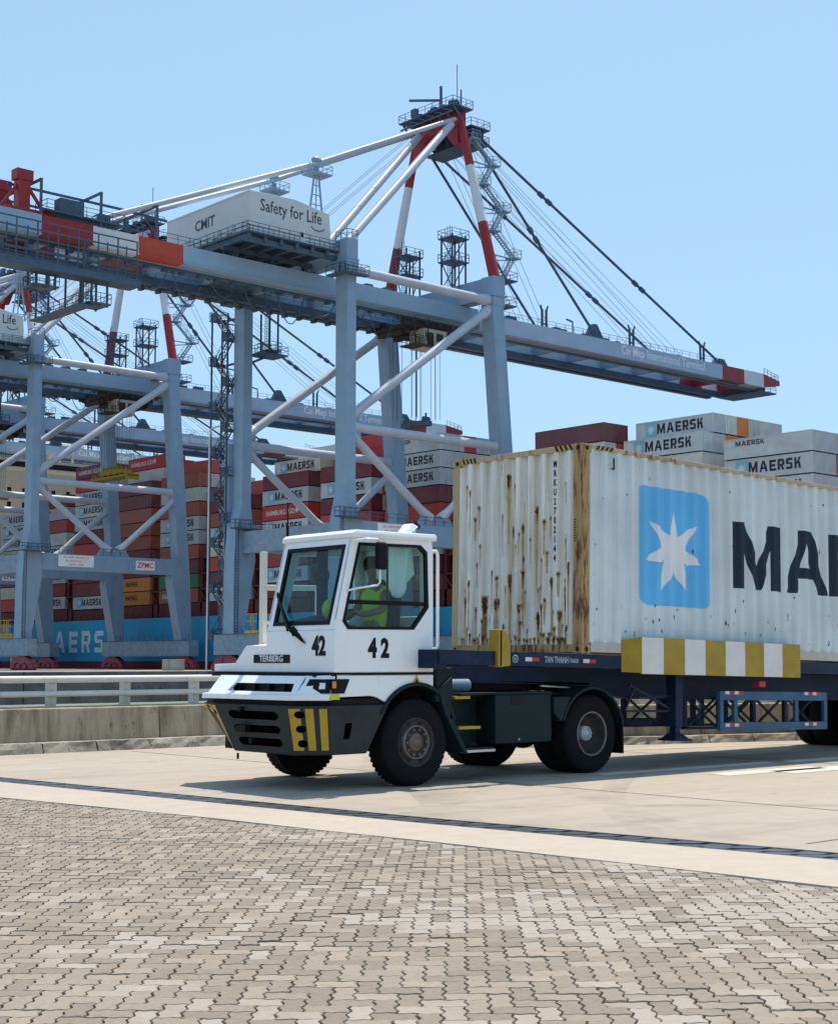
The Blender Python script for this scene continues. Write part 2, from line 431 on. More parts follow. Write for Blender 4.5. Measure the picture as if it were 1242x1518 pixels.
# ------------------------------------------------------------------ barrier walls and guardrail
def wall_run(name, label, p, q, th, h, kerb_w, kerb_h, joints):
    p = Vector((*p, 0)); q = Vector((*q, 0)); d = (q-p).normalized(); n = Vector((-d.y, d.x, 0))
    t = thing(name, label, 'barrier wall', p)
    L = (q-p).length; k = max(1, round(L/joints))
    for i in range(k):
        a = p + d*(L*i/k+.006); b = p + d*(L*(i+1)/k-.006); g = MB()
        a0 = a + n*kerb_w; b0 = b + n*kerb_w
        g.hexa([a0, b0, b0+n*th, a0+n*th, a0+n*.06+Vector((0,0,h)), b0+n*.06+Vector((0,0,h)), b0+n*(th-.06)+Vector((0,0,h)), a0+n*(th-.06)+Vector((0,0,h))])
        part('wall_panel', g, M_WALL, t, bevel=.02)
    # kerb stones with broken faces
    kk = max(1, round(L/1.0)); rr = random.Random(3)
    for i in range(kk):
        a = p + d*(L*i/kk+.008); b = p + d*(L*(i+1)/kk-.008); vs = []; fs = []; nx = 7
        for u in range(nx):
            c = a.lerp(b, u/(nx-1)); e = 0 if u in (0, nx-1) else 1
            vs += [c + n*(rr.uniform(0, .02)), c + n*(.02+rr.uniform(0,.035)) + Vector((0,0,kerb_h*rr.uniform(.4,.6))), c + n*(.05+rr.uniform(0,.04)) + Vector((0,0,kerb_h*rr.uniform(.93,1.02))), c + n*(kerb_w+.01) + Vector((0,0,kerb_h))]
        for u in range(nx-1):
            for v in range(3): fs.append((u*4+v, (u+1)*4+v, (u+1)*4+v+1, u*4+v+1))
        g = MB(); g.add(vs, fs); part('kerb_stone', g, M_KERB, t)
    return t
wall_run('barrier_wall', 'stained concrete barrier wall under the white guardrail, left of the tractor', (2, 22.4), (33, 22.4), .3, .72, .3, .17, 3.0)
wall_run('barrier_wall', 'stained concrete barrier wall seen beneath the trailer, behind its landing leg', (17, 18.95), (34, 13.5), .3, .70, .3, .14, 3.0)
t = thing('guardrail', 'white tubular guardrail on posts above the concrete wall left of the tractor', 'guardrail', (2, 23.2, 0))
g = MB(); g.tube((2, 23.15, 1.19), (34, 23.15, 1.19), .062, 12); part('top_rail', g, M_WHITE_RAIL, t)
g = MB(); g.tube((2, 23.16, .945), (34, 23.16, .945), .05, 12); part('lower_rail', g, M_WHITE_RAIL, t)
x = 12.57-1.44*7
while x < 34:
    g = MB(); g.box(x-.07, x+.07, 23.2, 23.34, .1, 1.16); part('post', g, M_WHITE_RAIL, t); x += 1.44
M_BED = concrete('planter_concrete', (.16, .19, .15))
g = MB(); g.box(2, 40, 22.9, 24.2, -.02, .74)
struct('planter_bed', g, M_BED)

# stained parapet behind the rails, its shade put into the dark concrete colour
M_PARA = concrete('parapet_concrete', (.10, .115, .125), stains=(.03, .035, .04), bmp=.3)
t = thing('parapet_wall', 'stained parapet wall darkened for shade, seen between the rails of the white guardrail', 'parapet wall', (2, 27, 0))
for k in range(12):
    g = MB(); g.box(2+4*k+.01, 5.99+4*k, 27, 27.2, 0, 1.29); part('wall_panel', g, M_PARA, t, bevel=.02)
# ------------------------------------------------------------------ terminal tractor
M_CAB = paint('cab_white', (.86, .87, .88), .32, .03, (.42, .38, .33), .32, (4,4,.5), 1.6, coat=.3)
M_HOOD = M_CAB
M_GREY = paint('chassis_grey', (.034, .040, .044), .6, .25, (.09,.08,.07), .35, scale=2)
M_GREEN = paint('dark_green_steel', (.006, .020, .025), .5, .25, (.06,.055,.05), .35, scale=2)
M_BLACK = paint('rubber_black', (.006, .006, .008), .6, .2)
M_TYRE = paint('tyre_rubber', (.009, .009, .011), .9, .3, (.03,.028,.026), .3, (1,1,1), 5, bmp=.3)
M_RIM = paint('wheel_steel', (.20, .19, .18), .45, .3, (.16,.07,.03), .7, (1,1,1), 8, metal=.4)
M_RIMD = paint('wheel_dark', (.05, .045, .045), .6, .3, (.14,.06,.03), .6, (1,1,1), 8)
M_HUB = paint('hub_metal', (.27, .30, .33), .5, .3, (.13,.075,.04), .7, (1,1,1), 9, metal=.3)
M_HUBR = paint('hub_light', (.50, .55, .60), .45, .2, (.2,.14,.1), .4, (1,1,1), 9, metal=.2)
M_HUBF = paint('hub_rusty', (.17, .13, .11), .55, .35, (.13,.06,.03), .8, (1,1,1), 9, metal=.2)
M_YEL = paint('yellow_paint', (.52, .33, .025), .5, .2, (.16,.11,.05), .5, (1,1,.4), 4)
M_CHROME = paint('bare_steel', (.5, .5, .5), .35, .2, metal=.8)
M_ORANGE, _t, _b = nodes('orange_lens'); _b.inputs['Base Color'].default_value = (.75, .2, .02, 1); _b.inputs['Roughness'].default_value = .2
M_LENS, _t, _b = nodes('clear_lens'); _b.inputs['Base Color'].default_value = (.72, .74, .70, 1); _b.inputs['Roughness'].default_value = .12; _b.inputs['Metallic'].default_value = .4
M_INT = paint('cab_interior', (.025, .035, .045), .75, .2)
M_INTL = paint('cab_lining', (.30, .34, .34), .8, .1)
def glass(name, tint, refl=.09):
    m = bpy.data.materials.new(name); m.use_nodes = True; t = m.node_tree; t.nodes.clear()
    o = N(t, 'ShaderNodeOutputMaterial'); tr = N(t, 'ShaderNodeBsdfTransparent'); gl = N(t, 'ShaderNodeBsdfGlossy'); fr = N(t, 'ShaderNodeFresnel'); mx = N(t, 'ShaderNodeMixShader')
    tr.inputs[0].default_value = (*tint, 1); gl.inputs['Roughness'].default_value = .02; fr.inputs[0].default_value = 1.5
    ge = N(t, 'ShaderNodeNewGeometry'); t.links.new(math_(t, 'MULTIPLY', fr.outputs[0], math_(t, 'SUBTRACT', 1.0, ge.outputs['Backfacing'])), mx.inputs[0]); t.links.new(tr.outputs[0], mx.inputs[1]); t.links.new(gl.outputs[0], mx.inputs[2]); t.links.new(mx.outputs[0], o.inputs[0])
    return m
M_GLASS = glass('tinted_glass', (.80, .92, .91))
M_GLASSF = glass('tinted_windscreen', (.68, .85, .89))
M_BLUET = paint('tank_blue', (.16, .24, .33), .5, .2)
M_POST = paint('post_cream', (.68, .65, .58), .45, .06, (.4,.34,.26), .4)
M_SLOT, _t, _b = nodes('slot_black'); _b.inputs['Base Color'].default_value = (.0015, .0015, .002, 1); _b.inputs['Roughness'].default_value = 1; _b.inputs['Specular IOR Level'].default_value = 0
NY, FY = 13.6, 16.05
tk = thing('terminal_tractor', 'white terminal tractor numbered 42 with black bumper and yellow stripes, pulling the trailer', 'tractor', (12.13, 14.85, 0))

def text_mesh(body, size, ext=0.0, off=0.0, spacing=1.0, align='CENTER'):
    c = bpy.data.curves.new('txt', 'FONT'); c.body = body; c.size = size; c.extrude = ext; c.offset = off; c.space_character = spacing
    c.align_x = align; c.align_y = 'CENTER'; c.resolution_u = 2; c.fill_mode = 'BOTH' if ext else 'FRONT'
    o = bpy.data.objects.new('txt', c); COL.objects.link(o)
    dg = bpy.context.evaluated_depsgraph_get(); me = bpy.data.meshes.new_from_object(o.evaluated_get(dg))
    bpy.data.objects.remove(o); bpy.data.curves.remove(c)
    return me
def lettering(name, body, size, loc, right, up, mat, parent, off=0.0, spacing=1.0, wscale=1.0, align='CENTER', ext=.002):
    me = text_mesh(body, size, ext, off, spacing, align)
    r = Vector(right).normalized(); u = Vector(up).normalized(); n = r.cross(u)
    m = Matrix((r, u, n)).transposed().to_4x4() @ Matrix.Diagonal((wscale, 1, 1, 1))
    me.transform(m); me.materials.clear(); me.materials.append(mat); me.name = name
    o = bpy.data.objects.new(name, me); COL.objects.link(o)
    if parent: o.parent = parent
    o.location = Vector(loc) - (root_off(parent) if parent else Vector((0,0,0)))
    return o

# chassis
g = MB()
for y in (14.3, 15.2): g.box(10.85, 16.0, y, y+.16, .58, .84)
for x in (10.9, 12.8, 14.4, 15.9): g.box(x, x+.14, 14.46, 15.2, .6, .8)
g.box(11.2, 12.9, 14.2, 15.5, .62, 1.3)
g.tube((12.235, 13.9, .52), (12.235, 15.8, .52), .09); g.tube((15.41, 13.9, .52), (15.41, 15.8, .52), .12); g.sphere((15.35, 14.85, .52), .24)
g.box(12.9, 15.0, 13.75, 15.9, 1.05, 1.075); g.box(10.9, 11.8, 14.0, 15.7, .42, .6)
part('chassis', g, M_BLACK, tk)
# cab shell: side wall with window opening, front wall with windscreen opening
def fx(z): return 10.95 if z < 1.86 else 10.95 + (z-1.86)*.236
side_out = [(fx(2.95), 2.95), (12.48, 2.97), (12.5, 2.84), (12.5, 2.13), (12.5, 1.36), (10.95, 1.36), (fx(1.98), 1.98)]
side_in = [(11.31, 2.885), (12.28, 2.90), (12.385, 2.82), (12.405, 2.15), (12.17, 1.885), (11.15, 1.875), (11.075, 1.965)]
cab = MB()
cab.ring(side_out, side_in, 'xz', NY, NY+.05)
far_in = [(11.42, 2.8), (12.2, 2.82), (12.3, 2.75), (12.32, 2.15), (12.2, 2.0), (11.3, 2.0), (11.22, 2.06)]
cab.ring(side_out, far_in, 'xz', 14.87, 14.92)
def front_pt(y, z, d=0): return (fx(z)+d, y, z)
fo = [(NY+.001, 2.95), (14.919, 2.95), (14.919, 1.86), (NY+.001, 1.86)]
fi = [(13.70, 2.86), (14.80, 2.86), (14.80, 1.93), (13.72, 1.93)]
vs = [front_pt(y, z, d) for d in (0, .05) for y, z in fo+fi]; fs = []
for i in range(4):
    j = (i+1) % 4
    fs += [(i, j, 4+j, 4+i), (8+i, 12+i, 12+j, 8+j), (4+i, 4+j, 12+j, 12+i), (i, 8+i, 8+j, j)]
cab.add(vs, fs)
# rear wall with window
ro = [(NY+.05, 2.95), (14.87, 2.95), (14.87, 1.36), (NY+.05, 1.36)]; ri = [(13.8, 2.8), (14.7, 2.8), (14.7, 2.05), (13.8, 2.05)]
cab.ring(ro, ri, 'yz', 12.45, 12.499)
part('cab_shell', cab, M_CAB, tk, bevel=.012)
g = MB(); g.prism([(11.18, 2.945), (12.53, 2.965), (12.53, 3.03), (12.50, 3.05), (11.24, 3.04), (11.18, 3.0)], 'xz', NY-.04, 14.935)
part('cab_roof', g, M_CAB, tk, bevel=.015)
g = MB(); g.box(11.2, 12.5, NY-.06, NY-.046, 2.985, 3.005); part('roof_gutter', g, M_CAB, tk)
# lower front panel and bonnet
g = MB()
g.prism([(NY-.003, 1.365), (16.03, 1.365), (16.03, 1.46), (15.58, 1.47), (15.34, 1.69), (14.92, 1.69), (14.92, 1.859), (NY-.003, 1.859)], 'yz', 10.946, 11.02)
part('front_panel', g, M_CAB, tk, bevel=.01)
g = MB()
g.hexa([(11.02, 14.93, 1.37), (12.5, 14.93, 1.37), (12.5, 15.34, 1.37), (11.02, 15.34, 1.37), (10.97, 14.93, 1.69), (12.5, 14.93, 1.84), (12.5, 15.28, 1.84), (10.97, 15.33, 1.69)])
g.hexa([(11.02, 15.345, 1.37), (12.5, 15.345, 1.37), (12.5, 16.03, 1.37), (11.02, 16.03, 1.37), (11.02, 15.345, 1.46), (12.5, 15.345, 1.50), (12.5, 16.03, 1.47), (11.02, 16.03, 1.455)])
g.hexa([(11.3, 14.93, 1.70), (12.5, 14.93, 1.70), (12.5, 15.2, 1.70), (11.3, 15.2, 1.70), (11.4, 14.93, 1.86), (12.5, 14.93, 1.88), (12.5, 15.13, 1.88), (11.4, 15.13, 1.86)])
part('bonnet', g, M_CAB, tk, bevel=.015)
# black belt line
g = MB(); g.box(10.945, 12.5, NY-.006, NY+.04, 1.337, 1.364); g.box(10.93, 10.98, NY-.006, 16.03, 1.325, 1.364); g.box(10.82, 11.0, 13.8, 15.9, 1.315, 1.335)
part('belt_strip', g, M_BLACK, tk)
# white lower grille band, leaning back
BT, BB = 1.325, 1.06
def band(y): return 10.58 if 13.9 <= y <= 15.72 else 10.58 + .3*((13.9-y)/.3 if y < 13.9 else (y-15.72)/.33)
tops = [(15.98, .26), (15.72, 0), (13.9, 0), (13.6, .3)]
slot_o = [(15.66, BB+.05), (15.66, BT), (13.9, BT), (13.9, BB+.05)]; slot_i = [(15.30, 1.14), (15.24, 1.235), (14.06, 1.235), (14.0, 1.14)]
def bx(z): return 10.56 + (z-BB)*.9
g = MB()
vs = [(bx(z)+d, y, z) for d in (0, .05) for y, z in slot_o+slot_i]; fs = []
for i in range(4):
    j = (i+1) % 4; fs += [(i, j, 4+j, 4+i), (8+i, 12+i, 12+j, 8+j), (4+i, 4+j, 12+j, 12+i), (i, 8+i, 8+j, j)]
g.add(vs, fs)
g.hexa([(bx(BB+.05), 15.66, BB+.05), (10.85, 15.97, BB+.05), (11.0, 16.0, BB+.05), (10.7, 15.66, BB+.05), (bx(BT), 15.66, BT), (10.98, 15.93, BT), (11.0, 15.93, BT), (bx(BT)+.05, 15.66, BT)])
# near chamfer and side skirt cut round the wheel
g.hexa([(10.88, NY, BB+.02), (10.95, NY, BB+.02), (10.68, 13.9, BB+.02), (bx(BB+.05), 13.9, BB+.05), (10.95, NY, 1.336), (11.0, NY, 1.336), (10.78, 13.9, BT), (bx(BT), 13.9, BT)])
part('grille_band', g, M_CAB, tk, bevel=.012)
g = MB(); g.hexa([(10.54, 15.70, BB-.015), (10.75, 15.9, BB-.015), (10.7, 13.9, BB-.015), (10.53, 13.9, BB-.015), (10.55, 15.70, BB+.048), (10.75, 15.9, BB+.048), (10.7, 13.9, BB+.048), (10.53, 13.9, BB+.048)])
g.hexa([(10.53, 13.898, BB-.015), (10.86, NY-.005, BB-.015), (10.95, NY+.03, BB-.015), (10.6, 13.898, BB-.015), (10.53, 13.898, BB+.048), (10.86, NY-.005, BB+.06), (10.95, NY+.03, BB+.06), (10.6, 13.898, BB+.048)])
part('grille_lip', g, M_CAB, tk, bevel=.01)
g = MB(); g.box(10.81, 10.83, 13.95, 15.4, 1.1, 1.27)
for k in range(5): g.box(10.76, 10.81, 14.0+k*.3, 14.03+k*.3, 1.12, 1.26)
part('grille_mesh', g, M_DARK, tk)
import math as _m
arc = [(12.22+.62*_m.cos(R(a)), .62+.60*_m.sin(R(a))) for a in range(150, 59, -10)]
skirt = [(10.951, 1.335), (10.951, BB+.02), (11.5, BB+.03), (11.60, 1.07)] + [(x, z) for x, z in arc if z > 1.0 and x < 12.49] + [(12.5, 1.18), (12.5, 1.335)]
g = MB(); g.prism(skirt, 'xz', NY, NY+.05); part('side_skirt', g, M_CAB, tk, bevel=.01)
# headlamp: black surround round the corner, clear lamp, orange lamp
def ch(t, z, d): # point on the near chamfer, t 0 at the front, 1 at the side
    x = 10.66+(z-1.06)*.35; x = x+(10.9-x)*t; y = 13.9-.3*t; n = Vector((-.75, -.66, 0)); return Vector((x, y, z)) + n*d
g = MB(); a = [ch(.08, 1.125, .02), ch(.98, 1.125, .02), ch(.98, 1.29, .02), ch(.22, 1.29, .02)]; b = [p + Vector((.06, .05, 0)) for p in a]
g.hexa(a+b); g.hexa([(10.9, NY-.012, 1.125), (11.09, NY-.012, 1.125), (11.09, NY+.02, 1.125), (10.9, NY+.02, 1.125), (10.9, NY-.012, 1.29), (11.17, NY-.012, 1.29), (11.17, NY+.02, 1.29), (10.9, NY+.02, 1.29)])
hl = part('headlight', g, M_BLACK, tk)
g = MB(); a = [ch(.60, 1.175, .03), ch(.82, 1.175, .03), ch(.82, 1.25, .03), ch(.60, 1.25, .03)]; g.hexa(a+[p+Vector((.03,.025,0)) for p in a]); part('lens', g, M_LENS, hl, bevel=.006)
g = MB(); g.box(10.905, 10.965, NY-.022, NY-.01, 1.185, 1.265); part('indicator_lens', g, M_ORANGE, hl, bevel=.006)
g = MB(); a = [ch(.7, 1.0, .012), ch(1.0, 1.0, .012), ch(1.0, 1.0, .012)+Vector((.02,0,.09)), ch(.7, 1.0, .012)+Vector((.02,0,.09))]
M_LIME, _t, _b = nodes('hi_vis_yellow'); _b.inputs['Base Color'].default_value = (.55, .62, .03, 1); _b.inputs['Roughness'].default_value = .7
g.box(10.89, 11.02, NY-.012, NY-.002, 1.055, 1.12); st = part('sticker', g, M_LIME, tk)
g = MB(); g.prism([(12.14, 1.20), (12.30, 1.20), (12.22, 1.34)], 'xz', NY-.006, NY-.002); part('warning_triangle', g, M_YEL, tk)
g = MB(); g.prism([(12.19, 1.225), (12.25, 1.225), (12.22, 1.29)], 'xz', NY-.009, NY-.0065); part('warning_symbol', g, M_BLACK, tk)
# black gap then tapering bumper
g = MB(); g.prism([(10.72, 15.85), (10.64, 15.6), (10.64, 13.95), (10.95, 13.63), (11.7, 13.63), (11.7, 15.85)], 'xy', .93, 1.06); part('bumper_gap', g, M_BLACK, tk)
bt = [(10.80, 16.06), (10.55, 15.44), (10.55, 13.97), (10.86, NY-.02), (11.77, NY-.02), (11.77, 13.75), (10.95, 13.95), (10.95, 15.7)]
bm_ = [(10.86, 15.62), (10.66, 15.14), (10.66, 13.99), (10.92, NY+.03), (11.47, NY+.03), (11.47, 13.75), (10.98, 13.95), (10.95, 15.5)]
g = MB(); n = len(bt)
zb = [.56, .41, .41, .42, .42, .42, .42, .5]
vs = [(x, y, .985) for x, y in bt] + [(x, y, z) for (x, y), z in zip(bm_, zb)]
g.add(vs, [(i, (i+1)%n, n+(i+1)%n, n+i) for i in range(n)] + [tuple(range(n)), tuple(range(n, 2*n))[::-1]])
bump_ = part('bumper', g, M_GREY, tk, bevel=.02)
def lo(a, b, t): return Vector(a).lerp(Vector(b), t)
def on_face(i, j, s, t, d=.004):
    """point on the bumper face between outline corners i and j; s along, t down"""
    p = lo((*bt[i], .985), (*bt[j], .985), s); q = lo((*bm_[i], zb[i]), (*bm_[j], zb[j]), s)
    e = (Vector((*bt[j], 0))-Vector((*bt[i], 0))).normalized(); nrm = Vector((e.y, -e.x, 0)) 
    if nrm.dot(Vector((-1, -.3 if j != 1 else .5, 0))) < 0: nrm = -nrm
    return p.lerp(q, t) + nrm*d
def decal(name, i, j, quad, mat, d=.004, th=.004):
    g = MB(); a = [on_face(i, j, s, t, d) for s, t in quad]; b = [on_face(i, j, s, t, d-th-.01) for s, t in quad]; g.add(a+b, [tuple(range(len(a))), tuple(range(len(a), 2*len(a)))[::-1]] + [(k, (k+1)%len(a), len(a)+(k+1)%len(a), len(a)+k) for k in range(len(a))])
    return part(name, g, mat, bump_, label=None)
for a, b in ((.06, .88),):
    for k, (t0, t1) in enumerate(((.13, .30), (.42, .57), (.68, .84))):
        s0, s1 = .16+.0*k, .86
        q = []
        for s, t, a0 in ((s1, t0, 0), (s1, t1, 1), (s0, t1, 2), (s0, t0, 3)):
            c = (s, t); q.append(c)
        r_ = .03; tm = (t0+t1)/2
        q = [(s1-.04, t0), (s1, tm-.03), (s1, tm+.03), (s1-.04, t1), (s0+.04, t1), (s0, tm+.03), (s0, tm-.03), (s0+.04, t0)]
        decal('air_slot', 1, 2, q, M_SLOT, .003)
for s0, s1 in ((.02, .30), (.42, .62), (.76, .95)): decal('yellow_stripe', 2, 3, [(s0, .06), (s1, .06), (s1+.02, .90), (s0+.02, .90)], M_YEL)
def bite(i, j, s, t, rs, rt, d):
    return [(s+rs*math.cos(k*math.pi/6), t+rt*math.sin(k*math.pi/6)) for k in range(12)]
for t in (.18, .47, .76): decal('step_hole', 2, 3, bite(2, 3, .27+.03*t, t, .13, .075, 0), M_SLOT, .007)
for s0, s1 in ((.03, .30), (.38, .62), (.70, .98)): decal('yellow_stripe', 0, 1, [(s0, .04), (s1, .04), (s1, .93), (s0, .93)], M_YEL)
for t in (.2, .5, .78): decal('step_hole', 0, 1, bite(0, 1, .80, t, .07, .06, 0), M_SLOT, .007)
decal('side_slot', 3, 4, [(.30, .36), (.43, .36), (.43, .68), (.30, .68)], M_SLOT)
g = MB(); g.tube((10.5, 14.85, .93), (10.6, 14.85, .93), .03); g.tube((10.6, 15.0, .40), (10.6, 15.0, .33), .015); g.box(10.52, 10.6, 14.75, 14.95, .66, .74); g.tube((10.56, 14.7, .56), (10.66, 14.7, .56), .035); part('tow_pin', g, M_BLACK, bump_)

# windows
def gasket(out, plane, a, b, wdt, mat, name, parent, center):
    cx, cy = center
    inn = [(x+(cx-x)/math.hypot(cx-x, cy-y)*wdt, y+(cy-y)/math.hypot(cx-x, cy-y)*wdt) for x, y in out]
    ou = [(x-(cx-x)/math.hypot(cx-x, cy-y)*.012, y-(cy-y)/math.hypot(cx-x, cy-y)*.012) for x, y in out]
    g = MB(); g.ring(ou, inn, plane, a, b); return part(name, g, mat, parent)
g = MB(); g.prism(side_in, 'xz', NY+.012, NY+.02); win = part('side_window', g, M_GLASS, tk)
gasket(side_in, 'xz', NY-.008, NY+.03, .035, M_BLACK, 'window_seal', win, (11.75, 2.4))
g = MB(); g.box(11.1, 12.4, NY+.008, NY+.03, 2.165, 2.215); g.box(11.76, 11.79, NY+.021, NY+.03, 2.2, 2.88); part('window_bar', g, M_BLACK, win)
g = MB(); g.hexa([front_pt(y, z, .015) for y, z in fi]+[front_pt(y, z, .023) for y, z in fi]); ws = part('windscreen', g, M_GLASSF, tk)
g = MB(); cy, cz = 14.25, 2.4
oi = [(y-(cy-y)*.015, z-(cz-z)*.02) for y, z in fi]; ii = [(y+(cy-y)*.07, z+(cz-z)*.08) for y, z in fi]
vs = [front_pt(y, z, d) for d in (-.008, .03) for y, z in oi+ii]; fs = []
for i in range(4):
    j = (i+1) % 4; fs += [(i, j, 4+j, 4+i), (8+i, 12+i, 12+j, 8+j), (4+i, 4+j, 12+j, 12+i), (i, 8+i, 8+j, j)]
g.add(vs, fs); part('window_seal', g, M_BLACK, ws)
g = MB(); g.prism(far_in, 'xz', 14.885, 14.893); part('far_window', g, M_GLASS, tk)
g = MB(); g.prism(ri, 'yz', 12.47, 12.478); part('rear_window', g, M_GLASS, tk)
# wiper
g = MB(); p0 = Vector(front_pt(14.77, 2.24, -.03)); p1 = Vector(front_pt(14.33, 1.80, -.04))
g.bar(p0, p1, .022); g.bar(p0+Vector((0,.02,.08)), p1.lerp(p0, .15)+Vector((-.01,.05,.0)), .016, .05); g.hexa([(10.90,14.42,1.86),(10.93,14.36,1.92),(10.95,14.25,1.76),(10.90,14.15,1.72),(10.93,14.36,1.83),(10.95,14.3,1.86),(10.96,14.18,1.70),(10.93,14.12,1.70)])
part('wiper', g, M_BLACK, tk)
# mirror on its stirrup, near side; grab rail at cab rear
g = MB(); yy = NY-.16
g.path([(11.20, NY-.01, 2.90), (11.28, yy, 2.925), (11.46, yy, 2.93), (11.50, yy, 2.90), (11.50, yy, 2.42), (11.46, yy, 2.385), (11.24, yy+.08, 2.35), (11.14, NY-.01, 2.32)], .013, 8)
stirrup = part('mirror_bracket', g, M_CAB, tk)
g = MB(); g.box(11.43, 11.59, yy-.05, yy+.03, 2.57, 2.90); part('mirror', g, M_BLACK, tk, bevel=.035, seg=3)
g = MB(); g.path([(12.49, NY+.1, 2.86), (12.58, NY+.03, 2.85), (12.60, NY+.03, 2.80), (12.60, NY+.03, 1.70), (12.58, NY+.03, 1.65), (12.49, NY+.08, 1.64)], .02, 8); part('grab_rail', g, M_CAB, tk)
# interior
g = MB()
g.box(11.02, 11.35, 13.68, 14.85, 1.4, 1.92); g.hexa([(11.05,14.0,1.9),(11.35,14.0,1.9),(11.35,14.84,1.9),(11.05,14.84,1.9),(11.12,14.1,2.02),(11.4,14.2,2.10),(11.4,14.84,2.02),(11.12,14.84,1.97)])
g.box(11.0, 12.45, 13.66, 14.86, 1.38, 1.42)
part('dashboard', g, M_INT, tk, bevel=.02)
g = MB(); g.box(11.75, 12.2, 13.95, 14.5, 1.55, 1.72); g.hexa([(12.12,13.95,1.7),(12.26,13.95,1.7),(12.26,14.5,1.7),(12.12,14.5,1.7),(12.24,13.98,2.5),(12.34,13.98,2.5),(12.34,14.47,2.5),(12.24,14.47,2.5)]); g.box(12.26,12.35,14.1,14.35,2.5,2.68)
part('driver_seat', g, M_INT, tk, bevel=.03)
g = MB(); c = Vector((11.52, 14.2, 2.02)); ax = Vector((-.5, 0, .86)).normalized(); a = Vector((0,1,0)); b = ax.cross(a)
g.path([c + a*(.2*math.cos(2*math.pi*k/20)) + b*(.2*math.sin(2*math.pi*k/20)) for k in range(21)], .015, 6); g.tube(c, c-ax*.35, .03); g.bar(c-a*.2, c+a*.2, .025)
part('steering_wheel', g, M_BLACK, tk)
g = MB(); g.box(11.25, 12.44, 13.66, 14.86, 2.90, 2.94); part('roof_lining', g, M_INTL, tk)
g = MB(); g.box(11.48, 11.58, 14.52, 14.62, 1.42, 2.9); g.sphere((11.5, 14.5, 2.55), .07, sc=(1,1,1.6)); g.sphere((11.5, 14.5, 2.3), .05, sc=(1,1,2.4)); part('cab_pillar_fan', g, M_INT, tk)
# roof fittings
g = MB(); g.tube((11.18, 14.82, 3.03), (11.18, 14.82, 3.16), .018); g.tube((11.18, 14.82, 3.16), (11.18, 14.82, 3.45), .009); part('aerial', g, M_BLACK, tk)
g = MB(); g.tube((11.4, 14.75, 3.03), (11.4, 14.75, 3.07), .05, r2=.045); part('beacon', g, M_ORANGE, tk)
g = MB(); g.hexa([(12.22,13.82,3.05),(12.3,13.82,3.05),(12.3,14.0,3.05),(12.22,14.0,3.05),(12.36,13.82,3.20),(12.46,13.82,3.16),(12.46,14.0,3.16),(12.36,14.0,3.2)]); wl = part('work_lamp', g, M_CAB, tk, bevel=.01)
g = MB(); g.hexa([(12.37,13.83,3.20),(12.47,13.83,3.13),(12.47,13.99,3.13),(12.37,13.99,3.2),(12.40,13.83,3.23),(12.5,13.83,3.17),(12.5,13.99,3.17),(12.40,13.99,3.23)]); part('lamp_face', g, M_BLACK, wl)
# far side walkway rail
g = MB()
g.box(11.18, 11.25, 15.32, 15.40, 1.5, 2.87); g.box(12.3, 12.38, 15.62, 15.70, 1.48, 2.45); g.bar((11.25, 15.36, 2.42), (12.35, 15.66, 2.46), .06, .07)
g.bar((11.25, 15.36, 1.98), (12.35, 15.66, 1.98), .04)
part('walkway_rail', g, M_POST, tk, bevel=.008)
# wheel arch, mudguards, steps, boxes
def arc_band(cx, cz, r0, r1, a0, a1, y0, y1, n=14):
    poly = [(cx+r1*math.cos(R(a0+(a1-a0)*k/n)), cz+r1*math.sin(R(a0+(a1-a0)*k/n))) for k in range(n+1)] + [(cx+r0*math.cos(R(a1+(a0-a1)*k/n)), cz+r0*math.sin(R(a1+(a0-a1)*k/n))) for k in range(n+1)]
    g = MB(); g.prism(poly, 'xz', y0, y1); return g
g = arc_band(12.22, .58, .62, .665, 18, 152, NY-.03, NY+.3)
g.hexa([(12.70, NY-.025, .80), (12.76, NY-.03, .78), (12.76, NY+.3, .78), (12.70, NY+.3, .80), (12.55, NY-.03, 1.16), (12.78, NY-.03, 1.30), (12.78, NY+.3, 1.30), (12.55, NY+.3, 1.16)])
g.hexa([(12.70, NY-.03, .80), (12.80, NY-.03, .80), (12.80, NY+.3, .80), (12.70, NY+.3, .80), (12.99, NY-.03, .36), (13.06, NY-.03, .36), (13.06, NY+.3, .36), (12.99, NY+.3, .36)][::1])
part('front_mudguard', g, M_GREEN, tk, bevel=.01)
g = MB(); g.box(12.55, 12.83, NY+.0, NY+.28, 1.0, 1.42); part('air_filter_box', g, M_GREEN, tk, bevel=.02)
g = MB(); g.box(12.98, 13.56, NY+.02, NY+.5, .37, .42); g.box(13.0, 13.55, NY+.33, NY+.5, .42, 1.05)
stp = part('entry_steps', g, M_GREEN, tk)
for z, xa, xb in ((1.03, 12.86, 13.12), (.655, 12.93, 13.3)):
    g = MB(); g.box(xa, xb, NY, NY+.25, z, z+.035); part('step_edge', g, M_YEL, stp)
g = MB(); g.box(12.98, 13.56, NY+.0, NY+.02, .365, .395); part('step_lip', g, M_CHROME, stp)
g = MB(); g.box(13.565, 14.6, NY, NY+.62, .45, 1.075); bx_ = part('battery_box', g, M_GREEN, tk, bevel=.015)
g = MB(); g.box(13.86, 14.02, NY-.006, NY+.01, .93, 1.07); part('latch_recess', g, M_DARK, bx_)
g = MB(); g.sphere((13.98, NY-.004, .50), .018); part('latch', g, M_CHROME, bx_)
g = MB(); g.box(12.95, 14.6, NY-.01, NY+.62, 1.077, 1.10); part('box_top_plate', g, M_GREEN, tk)
g = MB(); g.tube((12.85, 14.0, 1.19), (13.45, 14.0, 1.19), .085, 16); part('air_tank', g, M_BLUET, tk)
